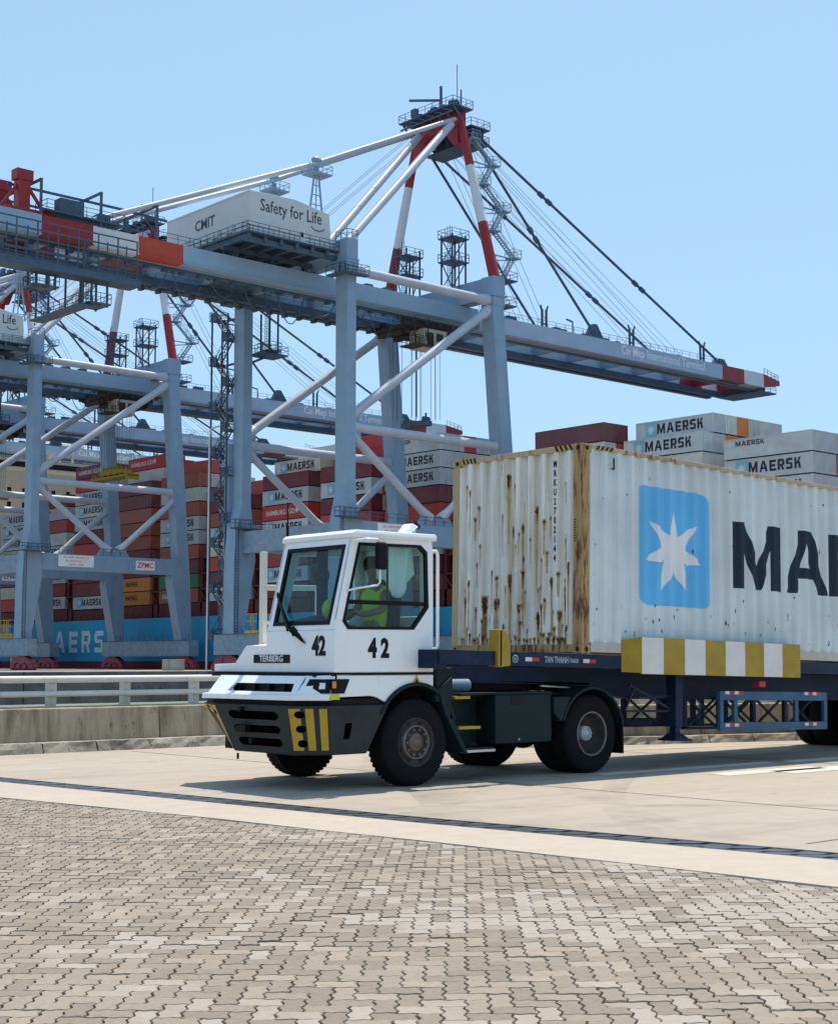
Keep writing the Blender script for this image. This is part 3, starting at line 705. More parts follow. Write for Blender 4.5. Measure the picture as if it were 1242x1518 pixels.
g = MB(); g.box(13.65, 14.75, 14.1, 15.6, 1.1, 1.34); g.hexa([(14.6,14.3,1.1),(15.7,14.3,1.1),(15.7,15.4,1.1),(14.6,15.4,1.1),(14.7,14.35,1.42),(15.7,14.35,1.36),(15.7,15.35,1.36),(14.7,15.35,1.42)])
part('fifth_wheel', g, M_BLACK, tk, bevel=.02)
g = arc_band(15.40, .52, .60, .64, 8, 162, NY-.03, NY+.62)
g.hexa([(14.62, NY-.03, .82), (14.76, NY-.03, .70), (14.76, NY+.62, .70), (14.62, NY+.62, .82), (14.62, NY-.03, 1.03), (14.95, NY-.03, 1.03), (14.95, NY+.62, 1.03), (14.62, NY+.62, 1.03)])
rm = part('rear_mudguard', g, M_GREEN, tk, bevel=.008)
g = MB(); g.box(15.99, 16.02, NY-.02, NY+.6, .24, .66); part('mud_flap', g, M_BLACK, rm)
g = MB(); g.bar((14.7, NY+.3, 1.17), (15.6, NY+.3, 1.12), .05, .02); part('hose_tray', g, M_CHROME, tk)

def wheel(name, cx, y_out, sgn, parent, rear=False, cz=.525, r=.525):
    """sgn -1: outer side faces -Y"""
    ax = (0, sgn, 0); wd = .315 if not rear else .62
    g = MB(); k = r/.525; yo = y_out
    o = (cx, yo, cz)
    prof = [(.285*k, -.02), (.30*k, .006), (.34*k, .0), (.40*k, .012), (.455*k, .002), (.49*k, -.012), (.515*k, -.03), (.522*k, -.055), (.525*k, -.1), (.525*k, -.26), (.51*k, -.29), (.4*k, -.30), (.29*k, -.29)]
    g.lathe(prof, o, ax, 48)
    if rear: g.lathe([(p, t-.33) for p, t in prof], o, ax, 40)
    # tread grooves
    for i in range(48):
        th = 2*math.pi*i/48
        for t0, t1 in ((-.03, -.13), (-.19, -.28)):
            c0 = Vector((cx+math.cos(th)*.523*k, yo+sgn*t0, cz+math.sin(th)*.523*k)); c1 = Vector((cx+math.cos(th+.03)*.528*k, yo+sgn*t1, cz+math.sin(th+.03)*.528*k))
            tg = Vector((-math.sin(th), 0, math.cos(th)))*.020; rd = Vector((math.cos(th), 0, math.sin(th)))*.004
            g.hexa([c0-tg-rd, c0+tg-rd, c0+tg+rd*.2, c0-tg+rd*.2, c1-tg-rd, c1+tg-rd, c1+tg+rd, c1-tg+rd])
    t = part(name, g, M_TYRE, parent)
    if not rear:
        g = MB(); g.lathe([(.30*k, -.01), (.292*k, .004), (.28*k, -.004), (.27*k, -.03), (.225*k, -.045), (.215*k, -.04), (.16*k, -.02), (.0, -.02)], o, ax, 40); rm = part('rim', g, M_RIMD, t)
        g = MB(); g.lathe([(.205*k, -.044), (.203*k, .012), (.19*k, .016), (.185*k, .0), (.18*k, -.04)], o, ax, 40); part('nut_ring', g, M_RIM, t)
        g = MB(); g.lathe([(.115*k, -.03), (.11*k, -.005), (.095*k, .006), (.055*k, .012), (.05*k, .03), (0, .032)], o, ax, 24)
        for i in range(10):
            th = 2*math.pi*i/10; c = Vector((cx+.155*math.cos(th), yo-sgn*.02, cz+.155*math.sin(th))); g.tube(c, c+Vector((0, sgn*.035, 0)), .016, 6)
        part('hub', g, M_HUBF, t)
        for i in range(8):
            th = 2*math.pi*(i+.5)/8; g = MB(); g.disc((cx+.245*math.cos(th), yo-sgn*.034, cz+.245*math.sin(th)), ax, .028, 12); part('vent_hole', g, M_DARK, t)
    else:
        g = MB(); g.lathe([(.30*k, -.01), (.292*k, .008), (.27*k, .0), (.262*k, -.03), (.255*k, -.15), (.20*k, -.17), (.13*k, -.172), (.0, -.172)], o, ax, 40); part('rim', g, M_RIMD, t)
        g = MB(); g.lathe([(.302*k, -.006), (.296*k, .012), (.28*k, .008), (.272*k, -.01)], o, ax, 40); part('rim_flange', g, M_RIM, t)
        g = MB(); g.lathe([(.105*k, -.172), (.103*k, -.10), (.092*k, -.085), (.045*k, -.08), (.04*k, -.065), (0, -.062)], o, ax, 24)
        for i in range(10):
            th = 2*math.pi*i/10; c = Vector((cx+.075*math.cos(th), yo-sgn*.09, cz+.075*math.sin(th))); g.tube(c, c+Vector((0, sgn*.02, 0)), .012, 6)
        part('hub', g, M_HUBR, t)
    return t
wheel('front_wheel', 12.235, NY+.02, -1, tk); wheel('front_wheel', 12.235, 16.05, 1, tk)
wheel('rear_wheel', 15.41, NY+.02, -1, tk, True); wheel('rear_wheel', 15.41, 16.08, 1, tk, True)
# lettering
M_INK = paint('black_ink', (.004, .005, .010), .5, .1)
M_PLATEW = paint('plate_white', (.72, .72, .72), .5, .05)
g = MB(); g.box(10.938, 10.945, 14.44, 15.17, 1.475, 1.575); pl_ = part('name_plate', g, M_INK, tk)
lettering('plate_text', 'TERBERG', .105, (10.936, 14.805, 1.525), (0,-1,0), (0,0,1), M_PLATEW, pl_, off=.002, wscale=1.12)
lettering('fleet_number', '42', .305, (10.942, 13.885, 1.665), (0,-1,0), (0,0,1), M_INK, tk, off=.013, wscale=.82)
lettering('fleet_number', '42', .305, (11.62, NY-.004, 1.64), (1,0,0), (0,0,1), M_INK, tk, off=.014, spacing=1.55, wscale=.82)

# ------------------------------------------------------------------ driver, curtain, helmet
M_SKIN, _t, _b = nodes('skin'); _b.inputs['Base Color'].default_value = (.28, .15, .09, 1); _b.inputs['Roughness'].default_value = .55
M_VEST = paint('hi_vis_vest', (.60, .88, .05), .75, .12, scale=6)
M_CLOTH = paint('dark_shirt', (.03, .04, .06), .85, .2)
M_HAIR = paint('hair', (.01, .009, .008), .7, .2)
M_SHEET = paint('curtain_cloth', (.72, .74, .72), .9, .08)
M_REFL = paint('reflective_tape', (.62, .63, .6), .35, .05)
pr = thing('person', 'driver in a hi-vis green vest sitting behind the wheel of the white tractor', 'person', (12.0, 14.2, 1.72))
def skin_body(name, verts, edges, radii, mat, parent, sub=2):
    me = bpy.data.meshes.new(name); off = root_off(parent)
    me.from_pydata([tuple(Vector(v)-off) for v in verts], edges, []); me.materials.append(mat)
    o = bpy.data.objects.new(name, me); COL.objects.link(o); o.parent = parent
    sk = o.modifiers.new('skin', 'SKIN'); sk.use_smooth_shade = True
    for i, r in enumerate(radii):
        me.skin_vertices[0].data[i].radius = r if isinstance(r, tuple) else (r, r); me.skin_vertices[0].data[i].use_root = (i == 0)
    ss = o.modifiers.new('sub', 'SUBSURF'); ss.levels = sub; ss.render_levels = sub
    return o
bv = [(12.05,14.2,1.80), (12.07,14.2,2.02), (12.08,14.2,2.26), (12.07,14.2,2.40), (12.04,14.2,2.48), (12.02,14.2,2.56), (12.0,14.2,2.66), (11.99,14.2,2.76),
      (12.07,14.0,2.36), (11.98,13.93,2.12), (11.74,14.02,2.06), (11.60,14.05,2.10),
      (12.07,14.4,2.36), (11.98,14.46,2.12), (11.74,14.38,2.06), (11.60,14.35,2.10),
      (11.85,14.1,1.78), (11.60,14.08,1.76), (11.5,14.08,1.5), (11.4,14.08,1.46), (11.85,14.3,1.78), (11.60,14.32,1.76), (11.5,14.32,1.5), (11.4,14.32,1.46)]
be = [(0,1),(1,2),(2,3),(3,4),(4,5),(5,6),(6,7),(3,8),(8,9),(9,10),(10,11),(3,12),(12,13),(13,14),(14,15),(0,16),(16,17),(17,18),(18,19),(0,20),(20,21),(21,22),(22,23)]
br = [(.15,.12),(.15,.11),(.17,.115),(.12,.085),.055,.058,.088,.06,.06,.05,.038,.035,.06,.05,.038,.035,.085,.065,.055,.05,.085,.065,.055,.05]
skin_body('body', bv, be, br, M_SKIN, pr)
vv = [(12.05,14.2,1.76), (12.07,14.2,2.02), (12.08,14.2,2.24), (12.075,14.2,2.36), (12.07,14.05,2.38), (12.06,13.97,2.33), (12.07,14.35,2.38), (12.06,14.43,2.33)]
skin_body('vest', vv, [(0,1),(1,2),(2,3),(3,4),(4,5),(3,6),(6,7)], [(.175,.145),(.178,.14),(.195,.14),(.12,.10),.085,.07,.085,.07], M_VEST, pr)
g = MB(); g.sphere((12.01,14.2,2.70), .105, 14, 8, sc=(1.05,.85,.95)); part('hair', g, M_HAIR, pr)
g = MB(); g.sphere((11.905,14.2,2.63), .02, 8, 6, sc=(1,.7,1.2)); part('nose', g, M_SKIN, pr)
for y in (14.17, 14.23):
    g = MB(); g.sphere((11.912, y, 2.655), .012, 8, 6); part('eye', g, M_INK, pr)
g = MB(); g.box(11.62, 11.95, 13.945, 13.955, 2.09, 2.11)
sheet = MB(); nu, nv = 14, 10
for j in range(nv+1):
    for i in range(nu+1):
        u, v = i/nu, j/nv
        x = 11.72 + .58*u; top = 2.90; bot = 2.48-.22*math.sin(math.pi*min(1, max(0, (u-.1)/.9)))**1.5 + .30*max(0, u-.75)
        sheet.v.append((x, 13.74+.025*math.sin(u*14+v*2)+.015*math.sin(u*31), top+(bot-top)*v))
for j in range(nv):
    for i in range(nu): a = j*(nu+1)+i; sheet.f.append([a, a+1, a+nu+2, a+nu+1]); sheet.m.append(0); sheet.s.append(True)
o = part('curtain', sheet, M_SHEET, None); sm = o.modifiers.new('thick', 'SOLIDIFY'); sm.thickness = .004
tag(o, 'pale cloth curtain hung inside the side window of the white cab', 'curtain')
g = MB(); g.sphere((11.24, 14.0, 2.11), .125, 18, 12, sc=(1.1,.95,1.1)); g.tube((11.24, 14.0, 1.90), (11.24, 14.0, 2.0), .03)
o = part('safety_helmet', g, M_LIME, None); tag(o, 'lime safety helmet lying on the dashboard behind the windscreen', 'helmet')
# ------------------------------------------------------------------ semi-trailer
M_BLUE = paint('trailer_blue', (.008, .02, .058), .5, .3, (.05,.04,.03), .6, (1,1,1), 2.5)
M_BLUEL = paint('guard_blue', (.03, .10, .20), .5, .25, (.05,.045,.04), .5, (1,1,1), 3)
M_OCHRE = paint('ochre_paint', (.36, .235, .015), .5, .18, (.10,.06,.02), .5, (1,1,.4), 4)
M_BOARDW = paint('board_white', (.66, .64, .62), .5, .06, (.35,.3,.24), .4, (1,1,.4), 4)
M_REDREF = paint('red_reflector', (.45, .02, .025), .4, .1)
M_WREF = paint('white_reflector', (.62, .62, .62), .4, .1)
TP = (14.85, 14.53, 1.6); TILT = R(1.2)
tl = thing('semi_trailer', 'dark blue container semi-trailer with a striped yellow and white board along its side', 'trailer', TP, rot=(0, TILT, 0))
SY, SF = 13.28, 15.78
g = MB()
for y0, y1 in ((SY, SY+.09), (SF-.09, SF)): g.box(12.3, 27.1, y0, y1, 1.41, 1.588)
g.box(12.25, 12.45, SY+.02, SF-.02, 1.36, 1.585); g.box(14.85, 15.0, SY+.09, SF-.09, 1.42, 1.58)
for k in range(18): g.box(15.6+k*.64, 15.68+k*.64, SY+.09, SF-.09, 1.43, 1.54)
part('deck_frame', g, M_BLUE, tl, bevel=.006)
g = MB()
for y in (14.0, 14.9):
    g.prism([(12.4, 1.22), (14.0, 1.22), (15.4, 1.18), (16.6, 1.0), (27.0, 1.0), (27.0, 1.41), (12.4, 1.41)], 'xz', y, y+.16)
g.box(13.2, 15.8, 14.0, 15.06, 1.19, 1.22)
part('main_beams', g, M_BLUE, tl)
for x0, y0, y1 in ((13.28, SY-.05, SY+.07), (13.28, SF-.07, SF+.05)):
    g = MB(); g.prism([(x0, 1.39), (x0+.19, 1.41), (x0+.19, 1.70), (x0+.10, 1.85), (x0, 1.86)], 'xz', y0, y1); g.box(x0-.03, x0+.04, y0, y1+.05, 1.40, 1.855) if y0 < 14 else g.box(x0-.03, x0+.04, y0-.05, y1, 1.40, 1.855)
    part('corner_guide', g, M_OCHRE, tl, bevel=.008)
# striped side board
bd = MB(); bd.hexa([(15.64, SY-.002, 1.37), (15.87, SY-.17, 1.36), (15.88, SY-.15, 1.36), (15.66, SY-.001, 1.37), (15.64, SY-.002, 1.80), (15.87, SY-.17, 1.845), (15.88, SY-.15, 1.845), (15.66, SY-.001, 1.80)])
bd.box(15.87, 19.6, SY-.155, SY-.14, 1.345, 1.845); bd.hexa([(19.58, SY-.155, 1.345), (19.62, SY-.01, 1.36), (19.62, SY, 1.36), (19.58, SY-.14, 1.345), (19.58, SY-.155, 1.845), (19.62, SY-.01, 1.8), (19.62, SY, 1.8), (19.58, SY-.14, 1.845)])
board = part('striped_board', bd, M_OCHRE, tl)
xs = [15.875+ (19.6-15.875)*k/8 for k in range(9)]
for k in range(8):
    g = MB(); g.box(xs[k]+.001, xs[k+1]-.001, SY-.162, SY-.156, 1.35, 1.842)
    part('board_stripe', g, M_BOARDW if k % 2 == 0 else M_OCHRE, board)
g = MB(); g.box(18.7, 18.86, SY-.05, SY+.05, 1.20, 1.28); part('marker_lamp', g, M_REDREF, tl)
# landing legs with braces
for y in (SY+.15, SF-.35):
    g = MB(); g.box(16.99, 17.16, y, y+.17, .62, 1.40); g.box(17.02, 17.13, y+.03, y+.14, .50, .65)
    g.hexa([(16.90, y-.06, .44), (17.25, y-.06, .44), (17.25, y+.23, .44), (16.90, y+.23, .44), (17.00, y+.02, .53), (17.15, y+.02, .53), (17.15, y+.15, .53), (17.00, y+.15, .53)]); g.box(16.88, 17.27, y-.07, y+.24, .425, .45)
    lg = part('landing_leg', g, M_BLUE, tl, bevel=.006)
    g = MB(); g.bar((16.1, y+.1, 1.2), (17.0, y+.1, .86), .035); g.bar((16.3, y+.1, 1.02), (16.98, y+.1, 1.05), .025); g.bar((16.0, y+.1, .84), (17.0, y+.1, .84), .03); g.bar((16.0, y+.1, .84), (16.2, y+.1, 1.15), .03)
    part('leg_brace', g, M_BLUE, lg)
# side guards
for y in (SY+.03, SF-.10):
    g = MB()
    for z0, z1 in ((.56, .68), (1.0, 1.13)): g.box(17.86, 20.6, y, y+.06, z0, z1)
    for x in (17.86, 18.20, 19.74, 20.52): g.box(x, x+.085, y+.002, y+.055, .681, .999)
    sg = part('side_guard', g, M_BLUEL, tl, bevel=.005)
    if y < 14:
        for x in (17.98, 18.2, 19.98, 20.2):
            for z in (.645, 1.11):
                g = MB(); g.box(x, x+.10, y-.004, y, z-.025, z+.02); part('reflector', g, M_WREF, sg)
                g = MB(); g.box(x+.105, x+.2, y-.004, y, z-.025, z+.02); part('reflector', g, M_REDREF, sg)
g = MB()
for y in (13.95, 15.1):
    for xa in (17.9, 18.75, 19.6, 20.45):
        g.bar((xa, y, .6), (xa+.7, y, 1.02), .03); g.bar((xa+.7, y, .6), (xa, y, 1.02), .03); g.box(xa-.1, xa-.02, y-.03, y+.03, .58, 1.02)
    g.box(17.8, 21.2, y-.03, y+.03, .56, .60)
g.box(17.62, 17.72, 13.9, 14.2, .62, 1.05)
part('underframe_braces', g, M_BLUE, tl)
M_TYRE2 = M_TYRE
for x in (23.75, 25.05, 26.35):
    g = MB(); g.tube((x, SY+.2, .70), (x, SF-.2, .70), .075, 12); ax_ = part('axle', g, M_BLUE, tl)
def zlow(x): return .525 + (x-14.85)*math.sin(TILT) 
for x in (23.75, 25.05, 26.35):
    wheel('trailer_wheel', x, SY+.03, -1, tl, True, cz=zlow(x)); wheel('trailer_wheel', x, SF-.03, 1, tl, True, cz=zlow(x))
g = MB(); g.box(23.0, 27.0, SY+.1, SY+.7, 1.28, 1.30); g.box(23.0, 27.0, SF-.7, SF-.1, 1.28, 1.30); g.box(26.95, 27.08, SY+.1, SF-.1, .78, .95); part('rear_fenders', g, M_BLUE, tl)
# maker's sign on the side rail
g = MB(); g.box(13.50, 15.2, SY-.004, SY, 1.43, 1.57); sgn = part('maker_sign', g, M_BLUE, tl)
M_SIGNW = paint('sign_grey', (.36, .40, .45), .6, .1)
g = MB(); g.lathe([(.05, 0), (.05, .004), (.036, .004), (.036, 0)], (13.6, SY-.004, 1.5), (0,-1,0), 20); g.disc((13.6, SY-.006, 1.5), (0,-1,0), .018, 12); part('ring_emblem', g, M_SIGNW, sgn)
for x in (13.78, 14.87):
    g = MB(); g.box(x, x+.12, SY-.008, SY-.004, 1.475, 1.525); part('reflector', g, M_WREF, sgn)
    g = MB(); g.box(x+.125, x+.25, SY-.008, SY-.004, 1.475, 1.525); part('reflector', g, M_REDREF, sgn)
lettering('sign_text', 'TAN THANH', .115, (14.36, SY-.008, 1.5), (1,0,0), (0,0,1), M_SIGNW, sgn, off=.002, wscale=.68)
lettering('sign_text', 'TRAILER', .075, (14.69, SY-.008, 1.495), (1,0,0), (0,0,1), M_SIGNW, sgn, off=.001, wscale=.62)
M_HOSE = paint('hose_black', (.016,.016,.018), .35, .2)
g = MB(); rr = random.Random(4)
for k in range(5):
    x, y = 12.58, 13.75+.13*k
    g.path([(x, y, 1.25+.05*k), (x+.14, y-.05, 1.55), (x+.05+.05*k, y-.08, 1.38), (x+.22, y, 1.22), (x+.3, y-.03, 1.44)], .014, 6)
for k in range(2):
    g.path([(12.62+.12*math.cos(t*.7)*(.4+.1*k), 13.72+.2*k+.05*math.sin(t*.7), 1.55-.022*t) for t in range(20)], .012, 6)
part('air_hoses', g, M_HOSE, tk)

# ------------------------------------------------------------------ big rusty container on the trailer
def rusty(name, base, stain_amt, rust_amt, rust_scale=3.0, rough=.55, heavy=False, rc1=(.26,.115,.035)):
    m, t, b = nodes(name)
    v = noise(t, .9, 5, .6); out = ramp(t, v, .3, .7, tuple(c*.86 for c in base), tuple(min(1, c*1.08) for c in base))
    st = noise(t, 2.0, 6, .7, (4, 4, .14)); out = mix(t, ramp(t, st, .44, .72, (0,0,0), (stain_amt,)*3), out, (.43, .31, .15))
    gr = noise(t, 3.0, 6, .7, (3, 3, .3), loc=(4,4,4)); out = mix(t, ramp(t, gr, .5, .8, (0,0,0), (stain_amt*.5,)*3), out, (.20, .18, .15))
    r1 = noise(t, rust_scale, 8, .72, (3.5, 3.5, .55), loc=(9,1,2)); r2 = noise(t, .8, 3, .5, loc=(1,8,3))
    f = math_(t, 'ADD', r1, math_(t, 'MULTIPLY', math_(t, 'SUBTRACT', r2, .5), .35))
    out = mix(t, ramp(t, f, .72-.3*rust_amt, .80-.3*rust_amt), out, rc1)
    out = mix(t, ramp(t, f, .78-.3*rust_amt, .86-.3*rust_amt), out, (.095, .035, .014))
    t.links.new(out, b.inputs['Base Color']); b.inputs['Roughness'].default_value = rough
    bump(t, b, mix(t, .5, noise(t, 40, 4), r1), .12 if not heavy else .4, .004)
    return m
M_CSIDE = rusty('container_grey', (.60, .675, .70), .28, .13)
M_CEND = rusty('container_end_grey', (.80, .785, .73), .85, .37, 2.4, rc1=(.34,.155,.045))
M_CPOST = rusty('post_rust', (.42, .26, .10), .9, .74, 4, .75, True, (.15,.055,.02))
M_CPOSTF = rusty('post_stained', (.44, .33, .18), .9, .42, 4, .7, True)
M_CRAIL = rusty('rail_stained', (.47, .38, .25), .8, .6, 5, .65, True)
M_RUST, _t, _b = nodes('rust_spot'); _b.inputs['Roughness'].default_value = .9
_t.links.new(ramp(_t, noise(_t, 14, 5, .7), .35, .7, (.06,.022,.010), (.20,.078,.025)), _b.inputs['Base Color'])
M_RUSTL, _t, _b = nodes('rust_run'); _b.inputs['Roughness'].default_value = .8
_t.links.new(ramp(_t, noise(_t, 10, 5, .7, (3,3,.4)), .35, .7, (.43,.27,.11), (.50,.40,.25)), _b.inputs['Base Color'])
CX0, CX1, CY0, CY1, CZ0, CZ1 = 14.85, 27.04, SY, SF, 1.6, 4.40
ct = thing('shipping_container', 'rust-streaked pale grey container with blue star logo carried on the trailer', 'container', TP, rot=(0, TILT, 0))
P_S, D_S = .278, .048
def prof_side(x):
    u = ((x-15.02) % P_S)/P_S
    if u < .25: return .004
    if u < .5: return .004 + D_S*(u-.25)/.25
    if u < .75: return .004 + D_S
    return .004 + D_S*(1-(u-.75)/.25)
def breaks(a, b, o, p): 
    k = math.floor((a-o)/p)*4 - 1; out = []
    while True:
        x = o + k*p/4; k += 1
        if x > b: return out
        if x > a+1e-4: out.append(x)
P_E, D_E = .238, .055
def prof_end(y):
    u = ((y-13.5) % P_E)/P_E
    if u < .3: return .004
    if u < .5: return .004 + D_E*(u-.3)/.2
    if u < .8: return .004 + D_E
    return .004 + D_E*(1-(u-.8)/.2)
def ebreaks(a, b):
    out = []; k = math.floor((a-13.5)/P_E)-1
    while 13.5+k*P_E < b:
        for u in (0, .3, .5, .8):
            y = 13.5+(k+u)*P_E
            if a+1e-4 < y < b: out.append(y)
        k += 1
    return sorted(out)
def sheet_of(xs, f, z0, z1, place):
    g = MB()
    for x in xs:
        for z in (z0, z1): g.v.append(place(x, f(x), z))
    for i in range(len(xs)-1): g.f.append([2*i, 2*i+2, 2*i+3, 2*i+1]); g.m.append(0); g.s.append(False)
    return g
xa, xb = CX0+.14, CX1-.14
XS = [xa]+breaks(xa, xb, 15.02, P_S)+[xb]
near_side = part('side_wall', sheet_of(XS, prof_side, CZ0+.15, CZ1-.06, lambda x, d, z: (x, CY0+d, z)), M_CSIDE, ct, fix=False)
part('side_wall', sheet_of(XS, prof_side, CZ0+.15, CZ1-.06, lambda x, d, z: (x, CY1-d, z)), M_CSIDE, ct, fix=False)
YS = [CY0+.16]+ebreaks(CY0+.16, CY1-.13)+[CY1-.13]
front = part('end_wall', sheet_of(YS, prof_end, CZ0+.12, CZ1-.075, lambda y, d, z: (CX0+d, y, z)), M_CEND, ct, fix=False)
g = MB(); g.box(CX1-.06, CX1-.02, CY0+.1, CY1-.1, CZ0+.1, CZ1-.1)
dr = part('doors', g, M_CSIDE, ct)
for y in (13.7, 14.2, 14.85, 15.35):
    g = MB(); g.tube((CX1, y, CZ0+.1), (CX1, y, CZ1-.1), .02); g.box(CX1-.02, CX1+.02, y-.05, y+.2, 2.7, 2.75); part('lock_rod', g, M_CHROME, dr)
g = MB(); g.box(CX0+.1, CX1-.1, CY0+.06, CY1-.06, CZ1-.03, CZ1-.012); g.box(CX0+.1, CX1-.1, CY0+.06, CY1-.06, CZ0+.05, CZ0+.14); part('roof_and_floor', g, M_CSIDE, ct)
# posts, rails, castings
g = MB(); g.box(CX0+.005, CX0+.09, CY0+.002, CY0+.165, CZ0+.118, CZ1-.118); g.box(CX0+.088, CX0+.145, CY0, CY0+.05, CZ0+.118, CZ1-.118); g.box(CX0-.004, CX0+.01, CY0+.08, CY0+.10, CZ0+.118, CZ1-.118)
part('corner_post', g, M_CPOST, ct, bevel=.006, label='rusted brown corner post')
g = MB(); g.box(CX0+.002, CX0+.14, CY1-.135, CY1-.002, CZ0+.118, CZ1-.118); part('corner_post', g, M_CPOSTF, ct, bevel=.006)
for y0 in (CY0+.002, CY1-.16):
    g = MB(); g.box(CX1-.14, CX1-.002, y0, y0+.158, CZ0+.118, CZ1-.118); part('corner_post', g, M_CPOSTF, ct)
g = MB()
for y0, y1 in ((CY0+.001, CY0+.06), (CY1-.06, CY1-.001)): g.box(CX0+.18, CX1-.18, y0, y1, CZ1-.062, CZ1-.002)
g.box(CX0+.001, CX0+.06, CY0+.165, CY1-.165, CZ1-.08, CZ1-.002)
part('top_rail', g, M_CRAIL, ct, bevel=.006)
g = MB()
for y0, y1 in ((CY0+.003, CY0+.06), (CY1-.06, CY1-.003)): g.box(CX0+.18, CX1-.18, y0, y1, CZ0+.02, CZ0+.152)
part('bottom_rail', g, rusty('bottom_rail_paint', (.47, .45, .40), .6, .2, 4), ct, bevel=.006)
g = MB(); g.box(CX0+.002, CX0+.06, CY0+.165, CY1-.165, CZ0+.015, CZ0+.122); part('bottom_rail', g, M_CPOST, ct, bevel=.006)
for x in (CX0, CX1-.178):
    for y in (CY0, CY1-.162):
        for z in (CZ0, CZ1-.118):
            g = MB()
            # casting with an oval hole on its outer faces
            g.box(x-.002, x+.18, y-.002, y+.164, z, z+.118)
            cc = part('corner_casting', g, M_CPOST, ct, bevel=.008)
            ys_ = y-.003 if y < 14 else y+.165; xs_ = x-.003 if x < 20 else x+.181
            g = MB(); sg_ = -1 if y < 14 else 1
            g.disc((x+.09, ys_, z+.06), (0, sg_, 0), .034, 12, z=.0008); g.disc((xs_, y+.08, z+.06), (-1 if x < 20 else 1, 0, 0), .034, 12, z=.0008)
            part('casting_hole', g, M_DARK, cc)
# hazard tape at the top corners
M_TAPEY = paint('tape_yellow', (.42, .30, .06), .6, .2, (.15,.1,.05), .6)
def tape(p, d, nrm, L, h):
    p = Vector(p); d = Vector(d); up = Vector((0,0,1)); nrm = Vector(nrm)
    g = MB(); q = [p, p+d*L, p+d*L+up*h, p+up*h]; g.add([v+nrm*.003 for v in q], [(0,1,2,3)]); part('hazard_tape', g, M_TAPEY, ct, fix=False)
    g = MB(); k = 4; w_ = L/(2*k)
    for i in range(k):
        a = p+d*(w_*2*i); g.add([v+nrm*.005 for v in (a, a+d*w_*.9, a+d*w_*1.9+up*h, a+d*w_+up*h)], [(0,1,2,3)])
    part('tape_stripe', g, M_INK, ct, fix=False)
tape((CX0, CY0+.17, CZ1-.078), (0,1,0), (-1,0,0), .34, .074)
tape((CX0, CY1-.48, CZ1-.078), (0,1,0), (-1,0,0), .30, .074)
tape((CX0+.27, CY0, CZ1-.06), (1,0,0), (0,-1,0), .36, .056)
# printing that follows the corrugation
def conform(name, polys, side, mat, parent, d):
    """polys: lists of (u,z) outlines; side wall u=x, end wall u=y"""
    bm = bmesh.new()
    for poly in polys:
        vs = [bm.verts.new((u, 0, z)) for u, z in poly]; bm.faces.new(vs)
    bm.normal_update(); bmesh.ops.triangulate(bm, faces=bm.faces[:])
    us = [v.co.x for v in bm.verts]; bk = breaks(min(us), max(us), 15.02, P_S) if side else ebreaks(min(us), max(us))
    for u in bk:
        bmesh.ops.bisect_plane(bm, geom=bm.verts[:]+bm.edges[:]+bm.faces[:], plane_co=(u, 0, 0), plane_no=(1, 0, 0), dist=1e-5)
    off = root_off(parent)
    for v in bm.verts:
        u, z = v.co.x, v.co.z
        v.co = (Vector((u, CY0+prof_side(u)-d, z)) if side else Vector((CX0+prof_end(u)-d, u, z))) - off
    me = bpy.data.meshes.new(name); bm.to_mesh(me); bm.free(); me.materials.append(mat)
    o = bpy.data.objects.new(name, me); COL.objects.link(o); o.parent = parent; OFF[o.name] = off.copy()
    return o
def rrect(x0, x1, z0, z1, rs, n=6):
    """rounded rectangle, radii for the corners bl, br, tr, tl"""
    out = []
    for (cx, cz, a0), r_ in zip(((x0, z0, 180), (x1, z0, 270), (x1, z1, 0), (x0, z1, 90)), rs):
        ox = cx + (r_ if cx == x0 else -r_); oz = cz + (r_ if cz == z0 else -r_)
        out += [(ox+r_*math.cos(R(a0+90*k/n)), oz+r_*math.sin(R(a0+90*k/n))) for k in range(n+1)]
    return out
M_SKYB = rusty('logo_blue', (.10, .46, .80), .06, .03)
M_STAR = rusty('logo_white', (.74, .75, .76), .08, .02)
M_NAVY = rusty('letter_navy', (.006, .022, .04), .0, .0, rough=.85)
zt = lambda x: (x-14.85)*math.tan(TILT)      # undo the trailer's tilt when reading heights
logo = conform('logo_panel', [rrect(16.07, 17.62, 2.26+zt(16.8), 3.915+zt(16.8), (.12, .16, .24, .05))], True, M_SKYB, near_side, .0015)
def star_poly(cx, cz, rx, rz, inner=.40, rot=0):
    pts = []
    for k in range(7):
        a = math.pi/2 - 2*math.pi*k/7 + rot
        for da, rr in ((0, 1), (.14, .66), (math.pi/7, inner), (2*math.pi/7-.14, .66)): pts.append((cx+rx*rr*math.cos(a-da), cz+rz*rr*math.sin(a-da)))
    return pts
def star_poly2(cx, cz, rx, rz, inner=.37):
    pts = []
    for k in range(7):
        a = math.pi/2 - 2*math.pi*k/7
        for da, rr in ((0, 1), (math.pi/7*.62, .53), (math.pi/7, inner), (math.pi/7*1.38, .53)): pts.append((cx+rx*rr*math.cos(a-da), cz+rz*rr*math.sin(a-da)))
    return pts
conform('star', [star_poly2(16.80, 3.03+zt(16.8), .66, .66)], True, M_STAR, logo, .003)
